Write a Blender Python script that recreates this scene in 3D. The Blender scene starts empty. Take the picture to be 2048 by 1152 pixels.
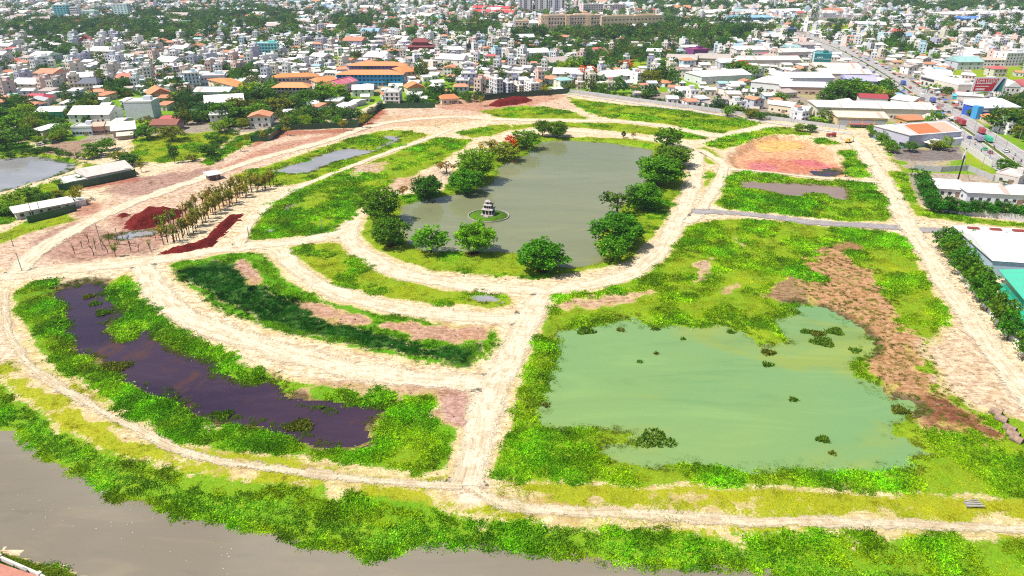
import bpy, bmesh, math, random
import numpy as np
from mathutils import Vector
R = math.radians
random.seed(7); RNG = np.random.default_rng(7)
sc = bpy.context.scene
COL = sc.collection

# ------------------------------------------------------------------ camera, sky, sun, exposure
CAM_H, PITCH, FPX = 95.0, R(25.3), 1365.33
cam = bpy.data.cameras.new('camera'); cam.lens = 24.0; cam.sensor_width = 36.0
cam.clip_start = 1.0; cam.clip_end = 9000.0
camo = bpy.data.objects.new('camera', cam); COL.objects.link(camo)
camo.location = (0, 0, CAM_H); camo.rotation_euler = (R(90) - PITCH, 0, 0)
sc.camera = camo
SUN_AZ, SUN_EL = R(-110), R(58)          # azimuth clockwise from +Y
w = bpy.data.worlds.new('World'); sc.world = w; w.use_nodes = True
wn = w.node_tree; wn.nodes.clear()
sky = wn.nodes.new('ShaderNodeTexSky'); sky.sky_type = 'NISHITA'; sky.sun_disc = False
sky.sun_elevation = SUN_EL; sky.sun_rotation = SUN_AZ; sky.air_density = 1.0; sky.dust_density = 2.5; sky.ozone_density = 1.0
bg = wn.nodes.new('ShaderNodeBackground'); bg.inputs[1].default_value = 0.10
wo = wn.nodes.new('ShaderNodeOutputWorld')
wn.links.new(sky.outputs[0], bg.inputs[0]); wn.links.new(bg.outputs[0], wo.inputs[0])
sl = bpy.data.lights.new('sun', 'SUN'); sl.energy = 5.0; sl.angle = R(0.53); sl.color = (1.0, 0.945, 0.85)
so = bpy.data.objects.new('sun', sl); COL.objects.link(so)
sd = Vector((math.sin(SUN_AZ) * math.cos(SUN_EL), math.cos(SUN_AZ) * math.cos(SUN_EL), math.sin(SUN_EL)))
so.rotation_euler = sd.to_track_quat('Z', 'Y').to_euler(); so.location = (0, 0, 400)
vs = sc.view_settings; vs.view_transform = 'Standard'; vs.look = 'None'; vs.gamma = 1.0; vs.use_curve_mapping = False
vs.exposure = 0.36
sc.cycles.max_bounces = 5; sc.cycles.diffuse_bounces = 2; sc.cycles.glossy_bounces = 2
sc.cycles.transmission_bounces = 2; sc.cycles.transparent_max_bounces = 4; sc.cycles.volume_bounces = 0
sc.cycles.caustics_reflective = False; sc.cycles.caustics_refractive = False
sc.cycles.use_adaptive_sampling = True; sc.cycles.adaptive_threshold = 0.01; sc.cycles.use_denoising = False; sc.cycles.filter_width = 1.15

# ------------------------------------------------------------------ surveying helpers: photo position -> ground position
SP, CP = math.sin(PITCH), math.cos(PITCH)
def G(px, py, z=0.0):
    u = (px - 1024) / FPX; v = (576 - py) / FPX
    t = (CAM_H - z) / (SP - v * CP)
    return (u * t, (CP + v * SP) * t)
def Gs(pts, z=0.0): return [G(p[0], p[1], z) for p in pts]
def zc(py): return CAM_H / (SP - (576 - py) / FPX * CP)
def mpp(py): return zc(py) / FPX                                   # metres per photo pixel across
def hpm(py): return FPX * (CP + (576 - py) / FPX * SP) / zc(py)    # photo pixels per metre of height
def PX(x, y, z=0.0):
    dz = z - CAM_H; d = y * CP - dz * SP; up = y * SP + dz * CP
    return (1024 + FPX * x / d, 576 - FPX * up / d)

# ------------------------------------------------------------------ materials
class NB:
    def __init__(s, name):
        s.m = bpy.data.materials.new(name); s.m.use_nodes = True; s.t = s.m.node_tree; s.t.nodes.clear()
    def n(s, typ, ins=None, **props):
        nd = s.t.nodes.new('ShaderNode' + typ)
        for k, v in props.items(): setattr(nd, k, v)
        for k, v in (ins or {}).items():
            sk = nd.inputs[k]
            if isinstance(v, bpy.types.NodeSocket): s.t.links.new(v, sk)
            else: sk.default_value = v
        return nd
    def noise(s, scale, detail=4, rough=0.55, vec=None, dist=0.0):
        ins = {'Scale': scale, 'Detail': detail, 'Roughness': rough, 'Distortion': dist}
        if vec is not None: ins['Vector'] = vec
        return s.n('TexNoise', ins).outputs[0]
    def mix(s, f, a, b, mode='MIX'):
        nd = s.n('Mix', data_type='RGBA', blend_type=mode)
        for idx, v in ((0, f), (6, a), (7, b)):
            if isinstance(v, bpy.types.NodeSocket): s.t.links.new(v, nd.inputs[idx])
            else: nd.inputs[idx].default_value = (*v, 1) if isinstance(v, tuple) and len(v) == 3 else v
        return nd.outputs[2]
    def math(s, op, a, b=0.0, c=0.0, clamp=False):
        return s.n('Math', {0: a, 1: b, 2: c}, operation=op, use_clamp=clamp).outputs[0]
    def ss(s, v, lo, hi, a=0.0, b=1.0):
        return s.n('MapRange', {0: v, 1: lo, 2: hi, 3: a, 4: b}, interpolation_type='SMOOTHSTEP').outputs[0]
    def out(s, sh):
        o = s.n('OutputMaterial'); s.t.links.new(sh, o.inputs[0]); return s.m
    def bsdf(s, col, rough=0.8, spec=0.3, **kw):
        ins = {'Base Color': col if not (isinstance(col, tuple) and len(col) == 3) else (*col, 1), 'Roughness': rough, 'Specular IOR Level': spec}
        ins.update(kw)
        return s.n('BsdfPrincipled', ins).outputs[0]
    def pos(s): return s.n('NewGeometry').outputs['Position']
    def objco(s): return s.n('TexCoord').outputs['Object']
    def bump(s, h, dist, strength=1.0): return s.n('Bump', {'Height': h, 'Distance': dist, 'Strength': strength}).outputs[0]

MAT = {}
def m_ground():
    b = NB('ground'); P = b.pos()
    soil = b.n('Attribute', attribute_name='soil').outputs['Color']
    veg = b.n('Attribute', attribute_name='veg').outputs['Fac']
    lush = b.n('Attribute', attribute_name='lush').outputs['Fac']
    n1 = b.noise(0.11, 6, 0.6, P); n2 = b.noise(0.55, 8, 0.65, P); n3 = b.noise(2.4, 6, 0.7, P); n0 = b.noise(0.03, 4, 0.5, P)
    st = b.n('VectorMath', {0: P, 1: (0.5, 1.6, 1.0)}, operation='MULTIPLY').outputs[0]
    n4 = b.noise(0.5, 6, 0.7, st, 1.2)
    t = b.math('MULTIPLY_ADD', b.math('SUBTRACT', n1, 0.5), 4.5, veg)
    t = b.math('MULTIPLY_ADD', b.math('SUBTRACT', n2, 0.5), 4.5, t)
    t = b.math('MULTIPLY_ADD', b.math('SUBTRACT', n3, 0.5), 2.2, t)
    vf = b.ss(t, -0.1, 0.6)
    straw = b.math('MULTIPLY', b.ss(t, -2.6, -0.2), b.ss(n3, 0.40, 0.58))
    # bare soil: damp and dry blotches, pebbles
    s1 = b.mix(b.ss(n2, 0.38, 0.60), b.mix(1.0, soil, (0.80, 0.71, 0.62), 'MULTIPLY'), b.mix(1.0, soil, (1.16, 1.16, 1.13), 'MULTIPLY'))
    s1 = b.mix(b.ss(n4, 0.52, 0.60, 0, 0.8), s1, b.mix(1.0, soil, (0.55, 0.42, 0.34), 'MULTIPLY'))
    s1 = b.mix(b.ss(n3, 0.57, 0.66, 0, 0.6), s1, b.mix(1.0, soil, (0.45, 0.38, 0.28), 'MULTIPLY'))
    s1 = b.mix(b.ss(n1, 0.50, 0.62, 0, 0.55), s1, b.mix(1.0, s1, (0.90, 0.80, 0.70), 'MULTIPLY'))
    # grass cover under the tufts
    lf = b.math('ADD', lush, b.math('MULTIPLY', b.math('SUBTRACT', n1, 0.5), 0.9), clamp=True)
    g1 = b.mix(lf, (0.36, 0.36, 0.018), (0.11, 0.31, 0.008))
    g1 = b.mix(b.ss(n3, 0.35, 0.7, 0, 0.75), g1, b.mix(0.5, g1, (0.012, 0.045, 0.003)))
    g1 = b.mix(b.ss(n2, 0.58, 0.7, 0, 0.45), g1, (0.30, 0.24, 0.05))
    s1 = b.mix(b.math('MULTIPLY', straw, 0.75), s1, (0.44, 0.38, 0.08))
    c = b.mix(vf, s1, g1)
    bp = b.bump(b.math('ADD', b.math('MULTIPLY', n2, 1.2), b.math('MULTIPLY', n3, 0.5)), 0.5, 0.7)
    return b.out(b.bsdf(c, 0.95, 0.1, Normal=bp))
def m_road(name, base, dark, track=0.5, ragged=True, lo=0.12):
    b = NB(name); P = b.pos(); uv = b.n('UVMap').outputs[0]
    sp = b.n('SeparateXYZ', {0: uv})
    u = sp.outputs[0]
    n1 = b.noise(0.22, 6, 0.65, P); n2 = b.noise(1.3, 8, 0.7, P); n3 = b.noise(4.5, 5, 0.7, P)
    sv = b.n('CombineXYZ', {0: b.math('MULTIPLY', u, 9.0), 1: b.math('MULTIPLY', sp.outputs[1], 0.08), 2: 0.0}).outputs[0]
    n4 = b.noise(1.0, 5, 0.7, sv, 0.4)
    c = b.mix(b.ss(n1, 0.46, 0.62, 0, 0.6), base, dark)
    c = b.mix(b.ss(n4, 0.50, 0.60, 0, track), c, dark)
    wob = b.noise(1.0, 2, 0.5, b.n('CombineXYZ', {0: b.math('MULTIPLY', sp.outputs[1], 0.045), 1: 3.7, 2: 0.0}).outputs[0])
    ru = b.math('ADD', u, b.math('MULTIPLY', b.math('SUBTRACT', wob, 0.5), 0.45))
    rd_ = b.math('ABSOLUTE', b.math('SUBTRACT', b.math('ABSOLUTE', b.math('SUBTRACT', ru, 0.5)), 0.10))
    c = b.mix(b.math('MULTIPLY', b.ss(rd_, 0.012, 0.045, 1.0, 0.0), b.ss(n1, 0.42, 0.62, 0.0, 0.55)), c, tuple(x * 0.8 for x in dark))
    c = b.mix(b.ss(n2, 0.53, 0.64, 0, 0.65), c, tuple(x * 0.75 for x in dark))
    c = b.mix(b.ss(n3, 0.57, 0.66, 0, 0.5), c, tuple(x * 0.5 for x in dark))
    bp = b.bump(b.math('ADD', n2, b.math('MULTIPLY', n4, 0.9)), 0.4, 0.8)
    sh = b.bsdf(c, 0.95, 0.1, Normal=bp)
    if ragged:   # worn, broken edges: the ground shows through
        e = b.math('SUBTRACT', 1.0, b.math('ABSOLUTE', b.math('MULTIPLY_ADD', u, 2.0, -1.0)))
        al = b.ss(b.math('ADD', b.math('ADD', e, b.math('MULTIPLY', b.math('SUBTRACT', n2, 0.5), 1.5)), b.math('MULTIPLY', b.math('SUBTRACT', n1, 0.5), 1.4)), lo, lo + .28)
        sh = b.n('MixShader', {0: al, 1: b.n('BsdfTransparent').outputs[0], 2: sh}).outputs[0]
    return b.out(sh)
def m_water(name, c1, c2, scale=0.02, ior=1.45, rough=0.06, wave=0.03, c3=None):
    b = NB(name); P = b.pos()
    st = b.n('VectorMath', {0: P, 1: (0.6, 1.0, 1.0)}, operation='MULTIPLY').outputs[0]
    n1 = b.noise(scale, 3, 0.5, st, 0.8)
    c = b.mix(b.ss(n1, 0.36, 0.64), c1, c2)
    if c3: c = b.mix(b.ss(b.noise(scale * 1.7, 4, 0.55, P, 1.5), 0.52, 0.68, 0, 0.8), c, c3)
    sk = b.n('VectorMath', {0: P, 1: (0.35, 1.6, 1.0)}, operation='MULTIPLY').outputs[0]
    n5 = b.noise(scale * 5, 6, 0.65, sk, 1.0)
    c = b.mix(b.ss(n5, 0.50, 0.68, 0, 0.45), c, b.mix(1.0, c, (1.28, 1.22, 1.12), 'MULTIPLY'))
    c = b.mix(b.ss(n5, 0.30, 0.46, 0.5, 0.0), c, b.mix(1.0, c, (.72, .80, .82), 'MULTIPLY'))
    n2 = b.noise(0.9, 3, 0.6, P); n3 = b.noise(0.05, 2, 0.5, P)
    rough = b.ss(n5, 0.35, 0.65, rough * .6, rough * 2.2)
    bp = b.bump(b.math('MULTIPLY', n2, b.ss(n3, 0.35, 0.65, 0.3, 1.0)), wave, 0.5)
    return b.out(b.bsdf(c, rough, 0.5, IOR=ior, Normal=bp))
def leaf_shader(b, tint):
    v = b.n('Attribute', attribute_name='v').outputs['Fac']
    c = b.mix(b.ss(v, 0.0, 1.0), b.mix(1.0, tint, (.42, .5, .5), 'MULTIPLY'), tint)
    c = b.mix(b.ss(v, 0.8, 1.0, 0, 0.55), c, b.mix(1.0, tint, (1.7, 1.35, 0.9), 'MULTIPLY'))
    d = b.bsdf(c, 0.65, 0.08)
    tr = b.n('BsdfTranslucent', {0: b.mix(1.0, c, (1.3, 1.25, 0.5), 'MULTIPLY')}).outputs[0]
    return b.out(b.n('MixShader', {0: 0.28, 1: d, 2: tr}).outputs[0])
def m_leaf():
    b = NB('leaf'); oi = b.n('ObjectInfo')
    return leaf_shader(b, oi.outputs['Color'])
def m_leaf_inst():
    b = NB('leaf_scatter'); at = b.n('Attribute', attribute_name='tint', attribute_type='INSTANCER')
    return leaf_shader(b, at.outputs['Color'])
def m_obj(name, rough, spec, dirt=0.35, scale=0.5, streak=False, metal=0.0):
    b = NB(name); oi = b.n('ObjectInfo'); P = b.pos(); c = oi.outputs['Color']
    v = P
    if streak: v = b.n('VectorMath', {0: b.objco(), 1: (14.0, 1.2, 2.0)}, operation='MULTIPLY').outputs[0]
    n = b.noise(1.0 if streak else scale, 5, 0.65, v); n2 = b.noise(scale * 5, 3, 0.6, P)
    k = b.mix(b.ss(n, 0.45, 0.75, 0, dirt), c, b.mix(0.6, c, (0.16, 0.12, 0.09)))
    k = b.mix(b.ss(n2, 0.5, 0.7, 0, dirt * 0.5), k, b.mix(0.4, k, (0.1, 0.09, 0.08)))
    return b.out(b.bsdf(k, rough, spec, Metallic=metal))
def m_plain(name, col, rough=0.7, spec=0.3, var=0.3, scale=1.0, bump=0.0, metal=0.0):
    b = NB(name); P = b.pos(); n = b.noise(scale, 6, 0.65, P)
    c = b.mix(b.ss(n, 0.35, 0.7, 0, 1.0), col, tuple(x * (1 - var) for x in col))
    kw = {'Metallic': metal}
    if bump: kw['Normal'] = b.bump(n, bump, 0.8)
    return b.out(b.bsdf(c, rough, spec, **kw))
def m_attr(name, rough=0.8):
    b = NB(name); c = b.n('Attribute', attribute_name='col').outputs['Color']; P = b.pos()
    n = b.noise(0.35, 4, 0.65, P)
    k = b.mix(b.ss(n, 0.45, 0.75, 0, 0.35), c, b.mix(0.5, c, (0.14, 0.11, 0.09)))
    return b.out(b.bsdf(k, rough, 0.25))

MAT['ground'] = m_ground()
MAT['track'] = m_road('pale_track', (0.66, 0.59, 0.44), (0.47, 0.36, 0.23))
MAT['worn_track'] = m_road('worn_track', (0.60, 0.53, 0.38), (0.44, 0.33, 0.20), 0.5, True, 0.42)
MAT['gravel'] = m_road('grey_gravel', (0.33, 0.31, 0.31), (0.25, 0.215, 0.21), 0.4)
MAT['asphalt'] = m_road('asphalt', (0.37, 0.355, 0.35), (0.27, 0.255, 0.25), 0.5, False)
MAT['lake'] = m_water('lake_water', (0.200, 0.208, 0.116), (0.165, 0.180, 0.095), 0.012, 1.34, 0.06, 0.02)
MAT['green'] = m_water('algae_water', (0.145, 0.272, 0.108), (0.185, 0.285, 0.095), 0.011, 1.33, 0.12, 0.02, (0.225, 0.28, 0.055))
MAT['purple'] = m_water('peat_water', (0.030, 0.018, 0.036), (0.046, 0.027, 0.046), 0.04, 1.25, 0.12, 0.02, (0.075, 0.035, 0.025))
MAT['river'] = m_water('silty_water', (0.185, 0.160, 0.118), (0.215, 0.19, 0.145), 0.02, 1.36, 0.10, 0.02)
MAT['pinkw'] = m_water('pink_water', (0.22, 0.15, 0.115), (0.25, 0.175, 0.135), 0.05, 1.36, 0.12, 0.01)
MAT['greyw'] = m_water('grey_water', (0.24, 0.235, 0.24), (0.28, 0.275, 0.29), 0.06, 1.42, 0.08, 0.01)
MAT['leaf'] = m_leaf(); MAT['leaf_i'] = m_leaf_inst()
MAT['bark'] = m_plain('bark', (0.12, 0.085, 0.06), 0.9, 0.1, 0.5, 1.5)
MAT['deadwood'] = m_plain('deadwood', (0.115, 0.055, 0.045), 0.9, 0.1, 0.5, 1.5)
MAT['paint'] = m_obj('painted_wall', 0.8, 0.2, 0.3, 0.4)
MAT['tin'] = m_obj('sheet_roof', 0.5, 0.35, 0.42, 0.25, True)
MAT['tile'] = m_obj('tiled_roof', 0.85, 0.15, 0.5, 0.5)
MAT['gloss'] = m_obj('enamel', 0.3, 0.5, 0.12, 1.0)
MAT['glass'] = m_plain('window_glass', (0.035, 0.045, 0.06), 0.15, 0.6, 0.4, 0.5)
MAT['rubber'] = m_plain('rubber', (0.02, 0.02, 0.02), 0.8, 0.2)
MAT['red_soil'] = m_plain('red_soil', (0.155, 0.017, 0.013), 0.95, 0.05, 0.55, 0.9, 0.6)
MAT['pale_concrete'] = m_plain('pale_concrete', (0.50, 0.47, 0.43), 0.9, 0.15, 0.3, 0.3)
MAT['concrete'] = m_plain('concrete', (0.36, 0.34, 0.32), 0.9, 0.15, 0.35, 0.6)
MAT['steel'] = m_plain('galvanised_steel', (0.42, 0.44, 0.47), 0.45, 0.5, 0.25, 0.5, 0, 0.3)
MAT['attr'] = m_attr('town_walls')
MAT['pink_paving'] = m_plain('pink_paving', (0.46, 0.20, 0.15), 0.85, 0.2, 0.2, 1.2)
MAT['litter'] = m_plain('litter', (0.45, 0.45, 0.45), 0.7, 0.3, 0.4, 1.0)

# ------------------------------------------------------------------ mesh helpers
def mesh_np(name, V, faces, mat, attrs=None, smooth=False):
    """V (n,3); faces: (m,k) int array"""
    V = np.asarray(V, np.float32); Fc = np.asarray(faces, np.int32); k = Fc.shape[1]
    me = bpy.data.meshes.new(name)
    me.vertices.add(len(V)); me.vertices.foreach_set('co', V.ravel())
    me.loops.add(Fc.size); me.loops.foreach_set('vertex_index', Fc.ravel())
    me.polygons.add(len(Fc)); me.polygons.foreach_set('loop_start', np.arange(0, Fc.size, k, dtype=np.int32))
    if smooth: me.polygons.foreach_set('use_smooth', np.ones(len(Fc), bool))
    for an, (dom, typ, arr) in (attrs or {}).items():
        a = me.attributes.new(an, typ, dom)
        a.data.foreach_set('color' if typ == 'FLOAT_COLOR' else 'vector' if typ == 'FLOAT_VECTOR' else 'value', np.asarray(arr, np.float32 if typ != 'INT' else np.int32).ravel())
    me.update(calc_edges=True)
    if mat: me.materials.append(MAT[mat])
    return me
def mesh_py(name, V, F, mat, smooth=False):
    me = bpy.data.meshes.new(name); me.from_pydata([tuple(v) for v in V], [], F)
    if smooth:
        for p in me.polygons: p.use_smooth = True
    me.materials.append(MAT[mat]); me.update(); return me
class MB:
    def __init__(s): s.V = []; s.F = []
    def box(s, c, d, rz=0.0):
        o = len(s.V); ca, sa = math.cos(rz), math.sin(rz)
        for k in range(8):
            x = d[0] * ((k & 1) - .5); y = d[1] * (((k >> 1) & 1) - .5); z = d[2] * ((k >> 2) - .5)
            s.V.append((c[0] + x * ca - y * sa, c[1] + x * sa + y * ca, c[2] + z))
        s.F += [[o + i for i in f] for f in ((0, 2, 3, 1), (4, 5, 7, 6), (0, 1, 5, 4), (2, 6, 7, 3), (0, 4, 6, 2), (1, 3, 7, 5))]
        return s
    def tube(s, pts, rad, n=6, cap=True):
        o = len(s.V); pts = [Vector(p) for p in pts]
        for i, p in enumerate(pts):
            d = (pts[min(i + 1, len(pts) - 1)] - pts[max(i - 1, 0)]).normalized()
            a = d.orthogonal().normalized(); b_ = d.cross(a)
            r = rad[i] if isinstance(rad, (list, tuple)) else rad
            for j in range(n):
                t = 2 * math.pi * j / n
                s.V.append(tuple(p + (a * math.cos(t) + b_ * math.sin(t)) * r))
        for i in range(len(pts) - 1):
            for j in range(n):
                s.F.append([o + i * n + j, o + i * n + (j + 1) % n, o + (i + 1) * n + (j + 1) % n, o + (i + 1) * n + j])
        if cap:
            s.F.append([o + j for j in reversed(range(n))]); s.F.append([o + (len(pts) - 1) * n + j for j in range(n)])
        return s
    def prism(s, prof, y0, y1):
        """profile in xz extruded along y"""
        o = len(s.V); n = len(prof)
        for y in (y0, y1):
            for (x, z) in prof: s.V.append((x, y, z))
        s.F.append([o + i for i in range(n)]); s.F.append([o + n + i for i in reversed(range(n))])
        for i in range(n): j = (i + 1) % n; s.F.append([o + j, o + i, o + n + i, o + n + j])
        return s
    def poly(s, pts):
        o = len(s.V); s.V += [tuple(p) for p in pts]; s.F.append(list(range(o, o + len(pts)))); return s
    def mesh(s, name, mat, smooth=False): return mesh_py(name, s.V, s.F, mat, smooth)

def link(name, me, parent=None, loc=(0, 0, 0), rz=0.0, scale=None, color=None):
    o = bpy.data.objects.new(name, me); COL.objects.link(o)
    o.location = loc; o.rotation_euler[2] = rz
    if scale is not None: o.scale = scale
    if color is not None: o.color = (*color, 1)
    if parent is not None: o.parent = parent
    return o
def tag(o, label=None, cat=None, group=None, kind=None):
    if label: o['label'] = label
    if cat: o['category'] = cat
    if group: o['group'] = group
    if kind: o['kind'] = kind
    return o
def thing(name, label, cat, loc=(0, 0, 0), rz=0.0, group=None):
    o = bpy.data.objects.new(name, None); COL.objects.link(o); o.empty_display_size = 0.5
    o.location = loc; o.rotation_euler[2] = rz
    return tag(o, label, cat, group)
_U = {}
def unit(shape, mat):
    k = (shape, mat)
    if k in _U: return _U[k]
    b = MB()
    if shape == 'box': b.box((0, 0, .5), (1, 1, 1))
    elif shape == 'gable':      # ridge along x
        b.V = [(-.5, -.5, 0), (.5, -.5, 0), (.5, .5, 0), (-.5, .5, 0), (-.5, 0, 1), (.5, 0, 1)]
        b.F = [[0, 1, 5, 4], [2, 3, 4, 5], [3, 0, 4], [1, 2, 5], [3, 2, 1, 0]]
    elif shape == 'gabley':     # ridge along y
        b.V = [(-.5, -.5, 0), (.5, -.5, 0), (.5, .5, 0), (-.5, .5, 0), (0, -.5, 1), (0, .5, 1)]
        b.F = [[1, 2, 5, 4], [3, 0, 4, 5], [0, 1, 4], [2, 3, 5], [3, 2, 1, 0]]
    elif shape == 'hip':
        b.V = [(-.5, -.5, 0), (.5, -.5, 0), (.5, .5, 0), (-.5, .5, 0), (-.28, 0, 1), (.28, 0, 1)]
        b.F = [[0, 1, 5, 4], [2, 3, 4, 5], [3, 0, 4], [1, 2, 5], [3, 2, 1, 0]]
    elif shape == 'shed':       # falls towards -y
        b.V = [(-.5, -.5, 0), (.5, -.5, 0), (.5, .5, 0), (-.5, .5, 0), (-.5, -.5, .15), (.5, -.5, .15), (.5, .5, 1), (-.5, .5, 1)]
        b.F = [[3, 2, 1, 0], [4, 5, 6, 7], [0, 1, 5, 4], [1, 2, 6, 5], [2, 3, 7, 6], [3, 0, 4, 7]]
    elif shape == 'slope': b.poly([(-.5, -.48, .04), (.5, -.48, .04), (.5, -.05, .90), (-.5, -.05, .90)])
    elif shape == 'arch':       # barrel roof, axis along x
        n = 8; pr = [(-.5 + i / n, math.sin(math.pi * i / n)) for i in range(n + 1)]
        for x in (-.5, .5):
            for (y, z) in pr: b.V.append((x, y, z))
        b.F = [[i, n + 1 + i, n + 2 + i, i + 1] for i in range(n)] + [list(range(n + 1)), list(reversed(range(n + 1, 2 * n + 2)))]
    elif shape == 'parapet':
        for (c, d) in (((0, -.48, .5), (1, .04, 1)), ((0, .48, .5), (1, .04, 1)), ((-.48, 0, .5), (.04, .92, 1)), ((.48, 0, .5), (.04, .92, 1))): b.box(c, d)
        b.box((0, 0, .12), (.92, .92, .24))
    elif shape == 'wheel': b.tube([(0, -.5, 0), (0, .5, 0)], 0.5, 10)
    elif shape == 'post': b.tube([(0, 0, 0), (0, 0, 1)], [.5, .36], 6)
    me = b.mesh(shape + '_' + mat, mat); _U[k] = me
    return me
def part(root, name, shape, mat, loc, dims, color=None, rz=0.0, label=None):
    o = link(name, unit(shape, mat), root, loc, rz, dims, color)
    if label: o['label'] = label
    return o

# ------------------------------------------------------------------ noise and distance fields on numpy arrays
def _hash(ix, iy, seed):
    n = (ix.astype(np.int64) * 374761393 + iy.astype(np.int64) * 668265263 + seed * 974634777) & 0xFFFFFFFF
    n = ((n ^ (n >> 13)) * 1274126177) & 0xFFFFFFFF
    return ((n ^ (n >> 16)) & 0xFFFF) / 65535.0
def vnoise(X, Y, s, seed=0):
    x = X / s; y = Y / s; ix = np.floor(x); iy = np.floor(y); fx = x - ix; fy = y - iy
    fx = fx * fx * (3 - 2 * fx); fy = fy * fy * (3 - 2 * fy)
    a = _hash(ix, iy, seed); b = _hash(ix + 1, iy, seed); c = _hash(ix, iy + 1, seed); d = _hash(ix + 1, iy + 1, seed)
    return (a * (1 - fx) + b * fx) * (1 - fy) + (c * (1 - fx) + d * fx) * fy
def fbm(X, Y, s, seed=0, o=3):
    t = np.zeros_like(X); a = 0.5; k = 0
    for i in range(o): t += a * vnoise(X, Y, s / 2 ** i, seed + i * 17); k += a; a *= 0.5
    return t / k
def sdf_poly(P, X, Y, margin=8.0):
    """positive inside; -margin far outside"""
    P = np.asarray(P, float); out = np.full(X.shape, -margin)
    m = (X > P[:, 0].min() - margin) & (X < P[:, 0].max() + margin) & (Y > P[:, 1].min() - margin) & (Y < P[:, 1].max() + margin)
    if not m.any(): return out
    x = X[m]; y = Y[m]; d = np.full(x.shape, 1e9); ins = np.zeros(x.shape, bool); n = len(P)
    for i in range(n):
        ax, ay = P[i]; bx, by = P[(i + 1) % n]; ex, ey = bx - ax, by - ay; L = ex * ex + ey * ey + 1e-9
        t = np.clip(((x - ax) * ex + (y - ay) * ey) / L, 0, 1)
        d = np.minimum(d, (x - ax - t * ex) ** 2 + (y - ay - t * ey) ** 2)
        if ay != by: ins ^= ((ay > y) != (by > y)) & (x < (bx - ax) * (y - ay) / (by - ay) + ax)
    out[m] = np.maximum(np.where(ins, 1, -1) * np.sqrt(d), -margin)
    return out
def sdf_line(P, W, X, Y, margin=8.0):
    """positive within the half width"""
    P = np.asarray(P, float); out = np.full(X.shape, -margin); mw = max(W) + margin
    m = (X > P[:, 0].min() - mw) & (X < P[:, 0].max() + mw) & (Y > P[:, 1].min() - mw) & (Y < P[:, 1].max() + mw)
    if not m.any(): return out
    x = X[m]; y = Y[m]; best = np.full(x.shape, -1e9)
    for i in range(len(P) - 1):
        ax, ay = P[i]; bx, by = P[i + 1]; ex, ey = bx - ax, by - ay; L = ex * ex + ey * ey + 1e-9
        t = np.clip(((x - ax) * ex + (y - ay) * ey) / L, 0, 1)
        dd = np.sqrt((x - ax - t * ex) ** 2 + (y - ay - t * ey) ** 2)
        best = np.maximum(best, W[i] * (1 - t) + W[i + 1] * t - dd)
    out[m] = np.maximum(best, -margin)
    return out
def sstep(v, a, b): t = np.clip((v - a) / (b - a), 0, 1); return t * t * (3 - 2 * t)
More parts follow.
